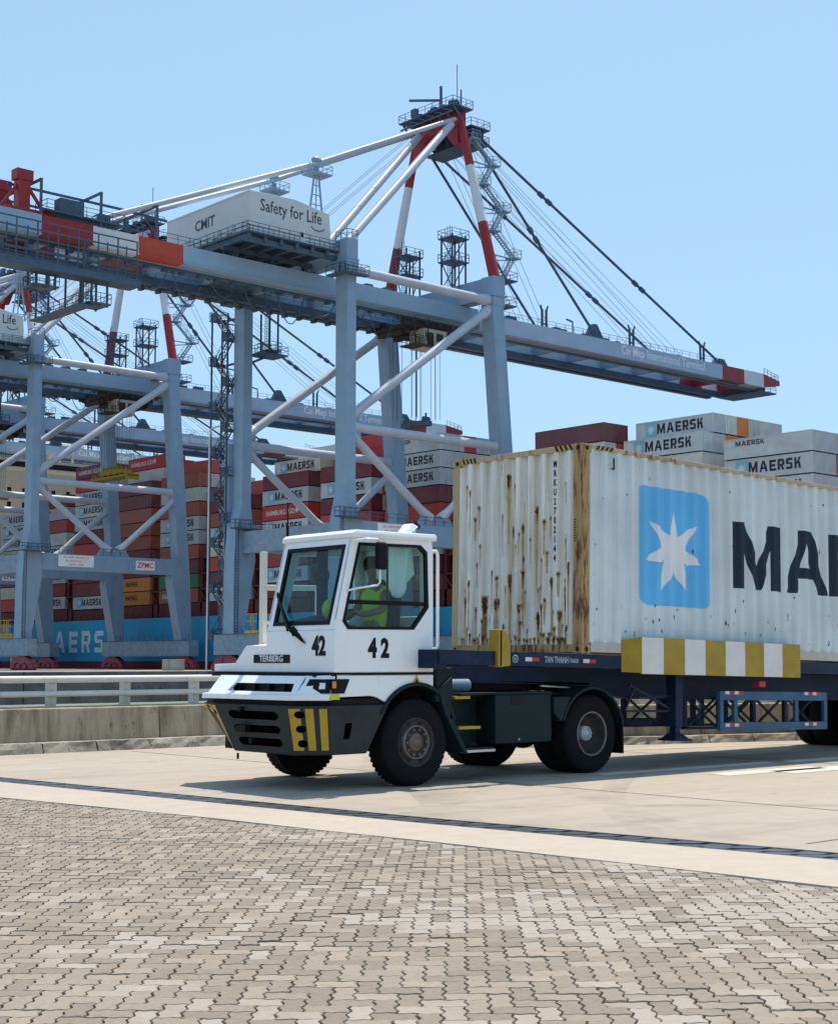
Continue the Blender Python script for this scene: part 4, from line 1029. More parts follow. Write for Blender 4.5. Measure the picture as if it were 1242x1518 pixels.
def glyphs(word, x0, z0, hgt, wd, gap, st):
    """blocky sans outlines built from pieces that do not overlap"""
    P = []; x = x0
    for c in word:
        w_, s, h_ = wd*(1.22 if c == 'M' else 1.12 if c == 'A' else .86), st, hgt
        if c == 'M': P += [[(0,0),(s,0),(s,h_*.62),(w_/2-s*.30,0),(w_/2+s*.30,0),(w_-s,h_*.62),(w_-s,0),(w_,0),(w_,h_),(w_-s*1.15,h_),(w_/2,h_*.36),(s*1.15,h_),(0,h_)]]; P[-1] = [(x+u, z0+v) for u, v in P[-1]]
        elif c == 'A':
            m = w_/2; q = lambda l: [(x+u, z0+v) for u, v in l]
            P += [q([(0,0),(s*1.05,0),(m-s*.05,h_*.80),(m-s*.05,h_),(m-s*.62,h_)]), q([(w_,0),(m+s*.62,h_),(m-s*.05,h_),(m-s*.05,h_*.80),(w_-s*1.05,0)])]
            P += [q([(s*1.05+ (m-s*1.1)*.30, h_*.24), (w_-s*1.05-(m-s*1.1)*.30, h_*.24), (w_-s*1.05-(m-s*1.1)*.51, h_*.41), (s*1.05+(m-s*1.1)*.51, h_*.41)])]
        else:
            q = lambda l: P.append([(x+u, z0+v) for u, v in l])
            if c in 'ER K'.replace(' ', ''): q([(0,0),(s,0),(s,h_),(0,h_)])
            if c == 'E':
                for v in (0, (h_-s)/2, h_-s): q([(s,v),(w_ if v != (h_-s)/2 else w_*.92,v),(w_ if v != (h_-s)/2 else w_*.92,v+s*.92),(s,v+s*.92)])
            if c == 'R':
                q([(s,h_-s*.9),(w_*.8,h_-s*.9),(w_-s,h_-s*1.3),(w_,h_-s),(w_*.86,h_),(s,h_)]); q([(w_-s,h_-s*1.3),(w_-s,h_*.52),(w_,h_*.5),(w_,h_-s)]); q([(s,h_*.36),(w_*.84,h_*.36),(w_,h_*.5),(w_-s,h_*.52),(s,h_*.52)]); q([(w_*.48,h_*.36),(w_-s*.95,0),(w_,0),(w_*.76,h_*.36)])
            if c == 'K': q([(s,h_*.30),(w_-s*1.15,h_),(w_,h_),(s*1.0,h_*.55)][::1]); q([(s*1.6,h_*.52),(w_-s*1.15,0),(w_,0),(s*2.3,h_*.66)])
            if c == 'S':
                q([(0,s*.2),(w_*.1,0),(w_*.86,0),(w_,s*.9),(w_-s,s),(w_*.75,s*.9),(0,s*.95)]); q([(w_-s,s),(w_,s*.9),(w_,h_*.46),(w_*.86,h_*.58),(w_-s,h_*.46)]); q([(w_*.14,h_*.42),(w_-s,h_*.46),(w_*.86,h_*.58),(s,h_*.6),(0,h_*.55)]); q([(0,h_*.55),(s,h_*.6),(s,h_-s),(0,h_-s*.8)]); q([(0,h_-s*.8),(s,h_-s),(w_,h_-s*.95),(w_,h_-s*.1),(w_*.9,h_),(w_*.14,h_)])
        x += w_+gap
    return P
ltr = glyphs('MAERSK', 18.19, 2.545+zt(19.4), .985, 1.0, .10, .27)
conform('lettering', ltr, True, M_NAVY, near_side, .002)
# container number down the end, small labels
def text_polys(body, size, u0, z0, off=.004, ws=1.0, flip=1):
    me = text_mesh(body, size, 0, off); out = [[(u0+flip*ws*me.vertices[i].co.x, z0+me.vertices[i].co.y) for i in p.vertices] for p in me.polygons]
    bpy.data.meshes.remove(me); return out
z = 4.155
pl_all = []
for c in 'MRKU2702144':
    pl_all += text_polys(c, .125, 13.776, z, .005, .66, -1); z -= .128
conform('container_number', pl_all, False, M_INK, front, .002)
g = MB(); g.box(CX0-.006, CX0+.004, CY0+.10, CY0+.148, 3.05, 3.42); part('number_label', g, M_TAPEY, ct)
g = MB()
for k in range(9): g.box(CX0-.008, CX0-.0065, CY0+.11, CY0+.14, 3.08+k*.036, 3.10+k*.036)
part('label_print', g, M_INK, ct)
g = MB(); g.box(15.48, 15.50, CY0-.003, CY0+.01, 4.10, 4.26); g.box(15.44, 15.48, CY0-.003, CY0+.01, 4.10, 4.12); part('wall_mark', g, M_INK, ct)
# rust spots and their runs on the end wall and side wall
def px(x_, y_, ax, val):
    f = Vector((math.cos(R(AZ))*math.cos(PITCH), math.sin(R(AZ))*math.cos(PITCH), math.sin(PITCH))); r_ = Vector((math.sin(R(AZ)), -math.cos(R(AZ)), 0)); u_ = r_.cross(f)
    d = f + r_*((x_-621)/2229) - u_*((y_-759)/2229); t_ = (val - (0,0,1.5)[ax])/d[ax]
    return Vector((0,0,1.5)) + d*t_
spots = [(693,731,20,3),(708,755,10,2.5),(749,707,34,4),(756,720,14,3),(738,766,24,3),(754,784,28,3),(769,781,30,3),(789,755,38,5),(803,774,14,4),(809,769,12,3),(835,797,34,5),(698,771,12,3),(709,811,14,3),
 (693,865,22,4),(715,888,40,8),(732,893,34,5),(751,855,50,4),(770,850,28,4),(793,915,44,8),(812,860,44,7),(833,886,36,5),(780,938,12,5),(820,934,14,6),(838,932,14,6),(840,838,30,4),(700,905,20,4),(684,890,30,4),(745,930,22,4),(806,822,8,3),(761,812,9,3),(727,850,18,3),(848,900,40,5),(767,900,26,5),(690,935,14,6),(722,918,22,4),(801,900,20,4),(826,910,26,4)]
rs = random.Random(11)
for k in range(46): spots.append((674+3.6*k+rs.uniform(-1, 1), rs.uniform(942, 953), rs.uniform(5, 14), rs.uniform(2, 6)))
for k in range(34): spots.append((rs.uniform(682, 844), rs.choice((rs.uniform(850, 945), rs.uniform(715, 945))), rs.uniform(5, 14), rs.uniform(1.5, 3.5)))
dark, lite = [], []
for (x_, y_, L, w_) in spots:
    p = px(x_, y_, 0, CX0); s = 1/113
    for q in range(rs.choice((1, 1, 2, 2))):
        wy = w_*s/.67*.36*(1 if q == 0 else rs.uniform(.4, .7)); LL = L*s*rs.uniform(.35, .75); n = 9; lft = []; rgt = []
        py = p.y + (0 if q == 0 else rs.uniform(-2.2, 2.2)*wy); pz = p.z + (0 if q == 0 else rs.uniform(-.6, .25)*LL)
        for k in range(n):
            t_ = k/(n-1); ww = wy*max(.06, math.sin(math.pi*min(1, t_*1.6+.12))**.6 if t_ < .4 else (1-t_)**.7*1.15)*rs.uniform(.5, 1.3); zz = pz+.03-LL*t_; c_ = rs.uniform(-.25, .25)*wy
            lft.append((py+c_+ww, zz)); rgt.append((py+c_-ww, zz))
        dark.append(lft+rgt[::-1])
    lft = []; rgt = []; LL = L*s*rs.uniform(1.6, 3.0)+.15; n = 12; wy = w_*s/.67*.36
    for k in range(n):
        t_ = k/(n-1); ww = wy*(1.35 if t_ < .15 else 1.1*(1-t_*.55))*rs.uniform(.65, 1.25); zz = max(CZ0+.125, p.z+.05-LL*t_)
        lft.append((p.y+ww, zz-.0015*k)); rgt.append((p.y-ww, zz-.0015*k))
    lite.append(lft+rgt[::-1])
def clampy(pp): return [[(min(max(u, CY0+.17), CY1-.14), v) for u, v in q] for q in pp]
for nm_, pp_, m_, d_ in (('rust_run', lite, M_RUSTL, .0008), ('rust_spot', dark, M_RUST, .0016)): conform(nm_, clampy(pp_), False, m_, front, d_)['kind'] = 'stuff'
small = []
for k in range(60): small_x = rs.uniform(15.1, 26)
for k in range(110):
    u = rs.uniform(15.1, 26.5); v = CZ0 + rs.choice([rs.uniform(.2, .75), rs.uniform(.2, 2.6)]); a = rs.uniform(.006, .016); b_ = a*rs.uniform(1, 4)
    small.append([(u+a*math.cos(q*math.pi/3)*rs.uniform(.7,1.2), v+b_*math.sin(q*math.pi/3)*rs.uniform(.7,1.2)) for q in range(6)])
conform('rust_spot', small, True, M_RUST, near_side, .0035)['kind'] = 'stuff'
# ------------------------------------------------------------------ ship-to-shore cranes
M_CR = paint('crane_grey', (.235, .345, .465), .42, .10, (.17, .14, .12), .5, (1.2,1.2,.12), .35)
M_CRT = paint('crane_tube_lit_grey', (.43, .47, .54), .42, .08, (.2,.19,.18), .3, (1,1,.3), .4)  # lighter copy of the crane grey, sunlit tube tops put into the colour
M_CRB = paint('crane_boom_hazed_grey', (.345, .445, .57), .42, .08, (.16,.15,.14), .35, (.3,1.2,.6), .3)  # crane grey lightened for the boom, haze and reflected light in the colour
M_CRG = paint('crane_girder_grey', (.265, .395, .52), .42, .08, (.16,.15,.14), .35, (.3,1.2,.6), .3)
M_CRS = paint('crane_weathered', (.22, .31, .40), .55, .22, (.34,.33,.31), .75, (1,1,.6), 1.1)
M_CRD = paint('crane_walkway', (.06, .10, .15), .5, .2)
M_CRW = paint('crane_white', (.62, .63, .65), .45, .08, (.3,.28,.26), .3, (1,1,.2), .4)
M_CRR = paint('crane_red', (.30, .020, .024), .45, .15, (.2,.03,.03), .4, (1,1,.2), .4)
M_CRR_LIT = paint('crane_red_lit', (.46, .06, .025), .45, .12)  # brighter copy of the crane red, sunlight on the band painted in
M_BOGIE = paint('bogie_red', (.36, .05, .07), .55, .25, (.08,.05,.05), .5)
M_HOUSE = paint('house_grey', (.56, .585, .59), .5, .05, (.3,.3,.3), .25, (1,1,.15), .4)
M_CREAM = paint('cabin_cream', (.50, .47, .38), .5, .12, (.25,.17,.1), .5)
M_BROWN = paint('trolley_brown', (.055, .042, .04), .6, .3)
M_ROPE = paint('wire_rope', (.10, .12, .15), .5, .1)
M_CRTEXT = paint('sign_white', (.78, .80, .82), .5, .03)
M_DKGREY = paint('dark_grey_print', (.05, .055, .065), .5, .05)
M_CABWIN, _t, _b = nodes('cabin_glass'); _b.inputs['Base Color'].default_value = (.02, .07, .06, 1); _b.inputs['Roughness'].default_value = .08
M_SIGNRED = paint('sign_red', (.55, .03, .04), .5, .05)
def stair(g, p, q, w=.8, n=10):
    p = Vector(p); q = Vector(q); d = Vector((q.x-p.x, q.y-p.y, 0)); s = Vector((-d.y, d.x, 0)).normalized()*w/2
    for e in (-s, s):
        g.bar(p+e, q+e, .07, .22); g.bar(p+e+Vector((0,0,1.0)), q+e+Vector((0,0,1.0)), .06)
        for k in range(4): c = (p+e).lerp(q+e, k/3); g.bar(c, c+Vector((0,0,1.0)), .05)
    for k in range(n):
        c = p.lerp(q, (k+.5)/n); g.bar(c-s, c+s, .22, .05)
def deck(g, x0, x1, y0, y1, z, h=1.1, sp=1.5, skip=()):
    g.box(x0, x1, y0, y1, z-.18, z)
    P = [(x0,y0,z),(x1,y0,z),(x1,y1,z),(x0,y1,z)]
    for i in range(4):
        if i in skip: continue
        g.rail([P[i], P[(i+1)%4]], h, sp, .06)
    return g
def rack(g, x0, x1, y0, y1, z0, z1, levels, w=.2):
    for x in (x0, x1):
        for y in (y0, y1): g.bar((x,y,z0), (x,y,z1), w)
    for z in levels: deck(g, x0-.35, x1+.35, y0-.35, y1+.35, z)
    zs = [z0]+list(levels)
    for a, b in zip(zs, zs[1:]):
        g.bar((x0,y0,a), (x1,y0,b), .12); g.bar((x0,y0,a), (x0,y1,b), .12); g.bar((x0,y1,a), (x1,y1,b), .1); g.bar(((x0+x1)/2,y0,a), ((x0+x1)/2,y0,b), .14)
    for k in range(int((z1-z0)/.35)): g.bar((x0-.4, y0, z0+.35*k), (x0-.4, y0+.5, z0+.35*k), .05)
    for y in (y0, y0+.5): g.bar((x0-.4, y, z0), (x0-.4, y, z1+1), .06)
    return g
STUFFY = ('cable_tray','girder_rail','stay_anchor','wire_ropes','hoist_rope','festoon_cable','leg_platform','beam_walkway')
def build_crane():
    cr = thing('gantry_crane', 'nearest grey ship-to-shore crane with the Safety for Life machinery house, boom over the trailer', 'crane', (0,0,0), 'cranes along the quay')
    OFF[cr.name] = Vector((0,0,0)); W = 22.2
    def P(n, g, m, par=cr, **k):
        o = part(n, g, m, par, **k)
        if n in STUFFY: o['kind'] = 'stuff'
        return o
    for y in (0, W):
        g = MB(); g.box(.3, 1.75, y+.01, y+2.29, 22.5, 50.2)
        g.hexa([(-.9,y,4.2),(.75,y,4.2),(.75,y+2.3,4.2),(-.9,y+2.3,4.2),(-.9,y,15.2),(2.6,y,15.2),(2.6,y+2.3,15.2),(-.9,y+2.3,15.2)])
        g.hexa([(-.9,y,15.2),(2.6,y,15.2),(2.6,y+2.3,15.2),(-.9,y+2.3,15.2),(-.5,y,19.1),(2.2,y,19.1),(2.2,y+2.3,19.1),(-.5,y+2.3,19.1)])
        g.hexa([(-.5,y,19.1),(2.2,y,19.1),(2.2,y+2.3,19.1),(-.5,y+2.3,19.1),(.3,y+.01,22.5),(1.75,y+.01,22.5),(1.75,y+2.29,22.5),(.3,y+2.29,22.5)])
        g.box(.05, 2.0, y-.15, y+2.45, 50.2, 52.0); g.box(.15, 1.95, y-.05, y+2.4, 52.0, 54.7); g.box(-.1, 2.15, y-.3, y+2.6, 50.05, 50.2); g.box(0, 2.1, y-.2, y+2.5, 51.95, 52.08)
        lg = P('landside_leg', g, M_CR)
        g = MB(); deck(g, -1.1, 2.9, y-1.2, y-.2, 50.05); deck(g, -1.2, -.1, y-.2, y+2.5, 50.05, skip=(1,)); g.rail([(.2,y,54.75),(1.9,y,54.75),(1.9,y+2.3,54.75),(.2,y+2.3,54.75)], 1.1, 1, .06, closed=True); P('leg_platform', g, M_CRD, lg)
        g = MB(); deck(g, -1.6, 3.4, y-1.1, y-.02, 19.3); g.rail([(2.5,y+.4,19.05),(27,y+.4,19.05)], 1.1, 1.6, .06)
        for k in range(36): g.bar((-.75, y-.12, 5+.4*k), (-.25, y-.12, 5+.4*k), .05)
        for xx in (-.75, -.25): g.bar((xx, y-.12, 5), (xx, y-.12, 20.3), .06)
        P('beam_walkway', g, M_CRD, lg)
        # seaside leg, leaning outwards
        g = MB()
        g.hexa([(28.45,y+.01,19.2),(30.62,y+.01,19.2),(30.62,y+2.29,19.2),(28.45,y+2.29,19.2),(26.0,y,50.2),(28.1,y,50.2),(28.1,y+2.3,50.2),(26.0,y+2.3,50.2)])
        g.hexa([(29.5,y,4.2),(31.5,y,4.2),(31.5,y+2.3,4.2),(29.5,y+2.3,4.2),(27.3,y,15.4),(30.95,y,15.4),(30.95,y+2.3,15.4),(27.3,y+2.3,15.4)])
        g.hexa([(27.3,y,15.4),(30.95,y,15.4),(30.95,y+2.3,15.4),(27.3,y+2.3,15.4),(27.9,y,19.2),(30.65,y,19.2),(30.65,y+2.3,19.2),(27.9,y+2.3,19.2)])
        g.box(26.1, 28.35, y-.05, y+2.35, 50.2, 54.3); g.box(25.9, 28.5, y-.2, y+2.5, 51.5, 51.65)
        lg = P('seaside_leg', g, M_CR)
        g = MB(); deck(g, 28.4, 30.6, y-.3, y+2.6, 54.2); deck(g, 28.4, 30.4, y-.3, y+2.6, 50.6); P('leg_platform', g, M_CRD, lg)
        # portal beam with gusset
        g = MB(); g.box(2.0, 28.6, y+.3, y+2.0, 16.3, 19.0)
        g.prism([(13.2,18.98),(19.2,18.98),(17.9,20.9),(16.9,20.2),(16.2,19.75),(15.5,20.2),(14.6,20.9)], 'xz', y+.6, y+1.7)
        P('portal_beam', g, M_CR)
        for nm, a, b, r_ in (('tie_tube', (1.9,51.0), (26.2,51.0), .60), ('tie_tube', (1.6,30.8), (28.8,30.8), .60), ('brace_tube', (26.3,49.6), (1.5,32.0), .60), ('brace_tube', (1.5,30.2), (15.3,20.0), .52), ('brace_tube', (28.9,30.0), (17.2,20.0), .52)):
            g = MB(); a3 = Vector((a[0],y+1.15,a[1])); b3 = Vector((b[0],y+1.15,b[1])); g.tube(a3, b3, r_, 16)
            for e, f_ in ((a3, b3), (b3, a3)):
                dd = (f_-e).normalized(); g.tube(e, e+dd*2.0, r_*1.5, 16, r2=r_)
            P(nm, g, M_CRT)
        g = MB(); g.prism([(1.7,28.4),(3.2,29.5),(2.9,32.6),(1.7,34.2)], 'xz', y+.7, y+1.6); P('gusset_plate', g, M_CR)
    # beams along the rails
    g = MB(); g.box(.35, 1.65, 2.3, W, 15.9, 18.8); P('cross_beam', g, M_CRS)
    for x0, x1, z0, z1 in ((.4, 1.7, 51.6, 54.6), (26.2, 28.2, 51.3, 54.2)):
        g = MB(); g.box(x0, x1, 2.35, W-.05, z0, z1); P('top_cross_beam', g, M_CR)
    for x0, x1 in ((-.95, .85), (29.4, 31.45)):
        g = MB(); g.box(x0, x1, -2.2, W+4.5, 2.3, 5.0); P('sill_beam', g, M_CRS, bevel=.05)
        g = MB(); g.box(x0-.3, x0-.25, -2, W+4.3, 5.0, 5.1); g.rail([(x0+.1,-2,5.0),(x0+.1,W+4.3,5.0)], 1.0, 2, .05); P('sill_rail', g, M_CRD)
        for yc in (.4, W+2):
            g = MB(); xm = (x0+x1)/2
            g.prism([(yc-3.4,1.1),(yc-2.2,1.9),(yc-1,2.3),(yc+1,2.3),(yc+2.2,1.9),(yc+3.4,1.1),(yc+2.6,.8),(yc+1.3,1.2),(yc,.9),(yc-1.3,1.2),(yc-2.6,.8)], 'yz', xm-.55, xm+.55)
            for k in range(8):
                yk = yc-3.5+k; g.tube((xm-.25, yk, .42), (xm+.25, yk, .42), .40, 14)
            for k in range(4): g.prism([(yc-3.8+2*k,.35),(yc-2.2+2*k,.35),(yc-2.4+2*k,1.0),(yc-3.6+2*k,1.0)], 'yz', xm-.5, xm+.5)
            P('bogie', g, M_BOGIE)
    # girders and boom, banded
    def beam(nm, y0, bands, z0, z1):
        g = MB(); mats = [M_CRG if nm == 'girder' else M_CRB, M_CRR, M_CRW, M_CRR_LIT]
        for a, b, m in bands: g.box(a, b, y0, y0+1.5, z0, z1, m); g.box(a, b, y0-.25, y0+1.75, z0-.10, z0, m)
        g.box(bands[0][0], bands[-1][1], y0+1.5 if y0 < 10 else y0-.5, y0+2.0 if y0 < 10 else y0, z0-.30, z0-.12, 0)
        return P(nm, g, mats)
    for y0 in (6.5, 15.5):
        beam('girder', y0, [(-46,-38.5,0), (-38.5,-32,1), (-32,-26,2), (-26,-19.8,3), (-19.8,29.6,0)], 49.0, 51.2)
        bm2 = beam('boom_girder', y0, [(29.9,86.5,0), (86.5,92.6,1), (92.6,98.2,2)], 48.45, 50.8)
        g = MB(); g.hexa([(98.2,y0,48.45),(103.2,y0+.2,49.3),(103.2,y0+1.3,49.3),(98.2,y0+1.5,48.45),(98.2,y0,50.8),(103.2,y0+.2,50.1),(103.2,y0+1.3,50.1),(98.2,y0+1.5,50.8)]); P('boom_tip', g, M_CRR)
        g = MB(); yy = y0-.9 if y0 < 10 else y0+1.6
        g.box(30, 97, yy, yy+.8, 48.3, 48.4) if y0 > 10 else None
        g.rail([(30, y0+.2, 50.8), (86, y0+.2, 50.8)], 1.0, 2.0, .05)
        if g.v: P('girder_rail', g, M_CRD)
    for ya, yb, za, zb in ((8.05, 8.9, 48.45, 48.95), (14.3, 15.2, 48.0, 48.95), (17.15, 18.2, 48.3, 48.6)):
        g = MB(); g.box(-45.5, 29.5, ya, yb, za, zb); g.box(30.2, 97.5, ya, yb, za-.5, zb-.5); g.rail([(-45, yb if ya < 10 else ya, zb), (29, yb if ya < 10 else ya, zb)], 1.0, 2.4, .05)
        for k in range(30): g.box(-44+2.5*k, -43.5+2.5*k, ya+.1, yb-.1, za-.35, za)
        P('cable_tray', g, M_CRD)
    for x in [-44,-36,-28,-20,-12,-4,6,14,22,34,42,50,58,66,74,82,90,97]:
        g = MB(); z0, z1 = (49.2, 50.8) if x < 29 else (48.7, 50.2)
        g.box(x, x+.6, 8.0, 15.5, z0, z1); P('girder_tie', g, M_CR if x < 86 else M_CRR)
    g = MB(); g.box(97.5, 102.5, 7, 16, 47.7, 47.95); g.rail([(97.5,7,47.95),(102.5,7,47.95),(102.5,16,47.95)], 1.0, 1.5, .06); g.rail([(98.5,6.6,50.8),(103.2,7,50.1),(103.2,16.8,50.1)], 1.0, 1.3, .06); g.box(98.2, 101, 8.2, 15.4, 48.2, 49.0); P('tip_platform', g, M_CRD)
    lettering('boom_lettering', 'Cai Mep International Terminal', 2.0, (71.2, 6.49, 49.75), (1,0,0), (0,0,1), M_CRTEXT, cr, off=.02, wscale=.83, ext=.005)
    g = MB()
    for x in (43.5, 63.5, 81.5):
        g = MB()
        for dx in (0, .9): g.bar((x+dx, 7.2, 50.8), (x+dx, 7.2, 53.6), .28)
        g.bar((x, 7.2, 51.4), (x+.9, 7.2, 51.4), .2); g.bar((x, 7.2, 53.3), (x-.35, 7.2, 54.2), .2); g.bar((x+.9, 7.2, 53.3), (x+1.25, 7.2, 54.2), .2)
        P('stay_fork', g, M_CRD)
    g = MB(); g.hexa([(53.4,6.8,50.8),(57,6.8,50.8),(57,7.8,50.8),(53.4,7.8,50.8),(54.6,6.8,53.0),(55.4,6.8,53.0),(55.4,7.8,53.0),(54.6,7.8,53.0)]); g.box(52, 58, 6.6, 8, 50.8, 51.1); g.bar((50,7,50.8),(50,7,52.6),.15); g.bar((50,7,52.6),(48.6,7,52.8),.2)
    g.hexa([(84.6,6.8,50.8),(88.5,6.8,50.8),(88.5,7.8,50.8),(84.6,7.8,50.8),(86,6.8,51.9),(87.5,6.8,51.9),(87.5,7.8,51.9),(86,7.8,51.9)])
    for x, s in ((33,1),(36,1.4),(46,1),(47.6,.8),(60,.7),(67,.6),(75,.6),(6.5,.7),(9.2,.9),(12.5,1.0)): g.box(x, x+s*1.3, 6.9, 7.8, 50.8 if x > 29 else 51.2, (50.8 if x > 29 else 51.2)+.45*s)
    P('stay_anchor', g, M_CRD)
    # A-frame
    for s in (0, 1):
        f = (lambda y: y) if s == 0 else (lambda y: W+2.3-y)
        a = Vector((27.3, f(.9), 54.2)); b = Vector((27.3, f(7.9), 79.3)); bands = [(0, .335, 1), (.335, .685, 0), (.685, 1, 1)]
        g = MB()
        for t0, t1, m in bands: g.tube(a.lerp(b, t0), a.lerp(b, t1), .78-.2*t0, 18, m, r2=.78-.2*t1)
        P('a_frame_leg', g, [M_CRW, M_CRR])
        ys = f(7.6)
        # backstay: two straight tubes meeting at the trestle
        g = MB(); k0, k1, k2 = (-31.5, ys, 52.2), (1.2, ys, 66.4), (26.2, ys, 78.6); g.tube(k0, k1, .34, 12); g.tube(k1, k2, .34, 12); P('backstay', g, M_CRT)
        g = MB(); g.bar((-.1, ys, 58.4), (1.0, ys, 66), .2); g.bar((2.3, ys, 58.4), (1.4, ys, 66), .2); g.bar((.5, ys-.8, 58.4), (1.2, ys, 66), .16); deck(g, -.3, 2.9, ys-1.2, ys+1.2, 64.9)
        for k in range(5): g.bar((.1+.2*k, ys, 59.5+1.3*k), (2.1-.12*k, ys, 59.5+1.3*k), .1)
        g.sphere((1.2, ys, 66.8), .7, 10, 6, sc=(1.2,.7,.7)); P('trestle', g, M_CR)
        # forestays with joints
        for e in ((86.6, 51.3), (54.9, 51.8)):
            p0 = Vector((30.2, f(7.6), 77.4 if e[0] > 60 else 76.2)); p1 = Vector((e[0], f(7.2), e[1])); g = MB(); g.tube(p0, p1, .21, 10)
            for t in (.24, .27, .62, .65) if e[0] > 60 else (.45, .5): c = p0.lerp(p1, t); dd = (p1-p0).normalized(); g.tube(c-dd*.5, c+dd*.5, .38, 10)
            P('forestay', g, M_CRD)
        # strut from the apex down to the landside leg head
        g = MB(); g.tube((25.4, 7.6, 77.6), (1.3, 1.2, 54.6), .55, 16) if s == 0 else g.tube((25.4, 14.5, 77.6), (1.2, 6.5, 54.4), .55, 16); P('apex_strut', g, M_CRT)
    g = MB(); g.box(26.5, 28.1, 7.4, 17.0, 77.6, 79.8); g.hexa([(26.6,7.5,75.2),(28,7.5,75.2),(28,8.6,75.2),(26.6,8.6,75.2),(26.6,7.5,77.6),(28,7.5,77.6),(28,10.6,77.6),(26.6,10.6,77.6)]); g.hexa([(26.6,15.9,75.2),(28,15.9,75.2),(28,17,75.2),(26.6,17,75.2),(26.6,13.9,77.6),(28,13.9,77.6),(28,17,77.6),(26.6,17,77.6)])
    P('apex_beam', g, M_CRR)
    g = MB(); deck(g, 24.6, 28.6, 6.4, 18, 80.3); deck(g, 28.6, 32.4, 6.8, 17.5, 78.2); [g.bar((24.8, 6.6+1.8*k, 80.1), (26.6, 6.6+1.8*k, 78.4), .2) for k in range(7)]; [g.bar((24.8, 6.6+1.8*k, 79.2), (24.8, 8.4+1.8*k, 80.0), .15) for k in range(6)]; g.bar((24.8, 6.6, 79.2), (24.8, 17.8, 79.2), .2); [g.box(25.2+.9*(k%2), 26+.9*(k%2), 7+1.9*k, 8+1.9*k, 80.3, 81.1) for k in range(6)]
    for y in (8, 10.5, 13, 15.5):
        g.tube((30.8, y-.35, 77.4), (30.8, y+.35, 77.4), 1.1, 14); g.box(29.4, 31.8, y-.5, y-.4, 76, 78); g.tube((26.6, y-.3, 80.9), (26.6, y+.3, 80.9), .7, 12)
    g.box(29, 32.6, 7.2, 17, 75.9, 76.1); g.rail([(29,7.2,76.1),(32.6,7.2,76.1),(32.6,17,76.1)], 1.1, 1.5, .07)
    P('apex_platform', g, M_CRD)
    g = MB(); g.bar((26.6, 11, 80.3), (26.6, 11, 84.5), .3); g.bar((26.6, 11, 82.4), (25.4, 16.5, 83.6), .3); g.bar((27, 7.2, 80.3), (27, 7.2, 83), .15); g.bar((27, 17, 80.3), (27, 17, 82.6), .2); g.box(26.6, 27.3, 16.6, 17.6, 81.6, 82.8); g.bar((27, 8, 80.3), (27, 8, 87), .08); P('davit', g, M_CRD)
    # zigzag stairs up the near A-frame leg
    g = MB(); zs = [54.4+3.6*k for k in range(7)]
    for k in range(6):
        z0, z1 = zs[k], zs[k+1]; ya, yb = .9+7*(z0-54.2)/25.1-.4, .9+7*(z1-54.2)/25.1-.4
        xa, xb = (28.6, 31.6) if k % 2 == 0 else (31.6, 28.6)
        stair(g, (xa, ya, z0), (xb, yb, z1), .8, 12); deck(g, xb-.7, xb+.9, yb-.8, yb+.8, z1); g.bar((28, yb+.3, z1-.9), (xb+.8, yb, z1-.15), .14); g.box(27.9, xb, yb-.1, yb+.1, z1-.25, z1-.1)
    P('a_frame_stair', g, M_CR)
    for nm, y, x0 in (('rope_rack', 15.6, 24.0), ('rope_rack', 6.6, 24.6)):
        g = MB(); rack(g, x0, x0+2.6, y, y+2.2, 51.2 if y > 10 else 53.5, 61.4 if y < 10 else 61, (57.2, 60.0) if y > 10 else (57.6, 61.0)); P(nm, g, M_CRD)
    g = MB()
    for y in (9.2, 10.4, 13.4, 14.6):
        g.tube((30.8, y, 77.2), (76, y, 50.9), .035, 5, caps=False); g.tube((30.8, y+.4, 76.8), (48, y+.4, 51), .035, 5, caps=False)
        g.tube((30.8, y+.2, 77.5), (81, y+.2, 50.9), .03, 5, caps=False); g.tube((25.5, y, 79), (2, y, 58), .03, 5, caps=False)
    P('wire_ropes', g, M_ROPE)
    # machinery house
    g = MB(); hx0, hx1, hy0, hy1 = -13, -.55, 2.5, 21
    g.prism([(hx0,53.2),(hx1,53.2),(hx1+.1,55.6),(hx1-.15,58.0),(-6,58.8),(hx0,58.6)], 'xz', hy0, hy1)
    ho = P('machinery_house', g, M_HOUSE, bevel=.06)
    g = MB(); g.box(hx0-.08, hx0-.01, hy0-.05, hy1, 58.45, 58.62); P('roof_trim', g, M_CRW, ho)
    lettering('house_lettering', 'Safety for Life', 2.15, (-6.7, hy0-.02, 57.0), (1,0,0), (0,0,1), M_DKGREY, ho, off=.012, wscale=.80, ext=.006)
    g = MB(); g.path([(-3.3+.75+1.0*math.cos(t), hy0-.03, 56.0-.55*math.sin(t)) for t in [R(a) for a in range(10, 171, 16)]], .06, 6); P('smile_mark', g, M_DKGREY, ho)
    g = MB(); g.box(-5.6, -4.5, hy0-.06, hy0, 53.3, 55.6); dr_ = P('house_door', g, M_CRW, ho)
    g = MB(); g.box(-5.25, -4.85, hy0-.09, hy0-.06, 54.2, 54.8); P('door_window', g, M_DARK, dr_)
    g = MB()
    for y in (6, 9): g = MB(); g.box(hx0-.25, hx0, y, y+1.4, 54.0, 55.0); P('louvre', g, M_HOUSE, ho)
    lettering('side_lettering', 'CMIT', 1.9, (hx0-.02, 12.2, 56.4), (0,-1,0), (0,0,1), M_DKGREY, ho, off=.03, ext=.006)
    g = MB(); deck(g, hx0-1.1, .1, hy0-1.1, hy0, 53.2); deck(g, hx0-1.1, hx0, hy0, 22, 53.2); P('house_walkway', g, M_CRD, ho)
    g = MB(); g.box(hx0-.2, hx1, hy0, hy1, 53.0, 53.18)
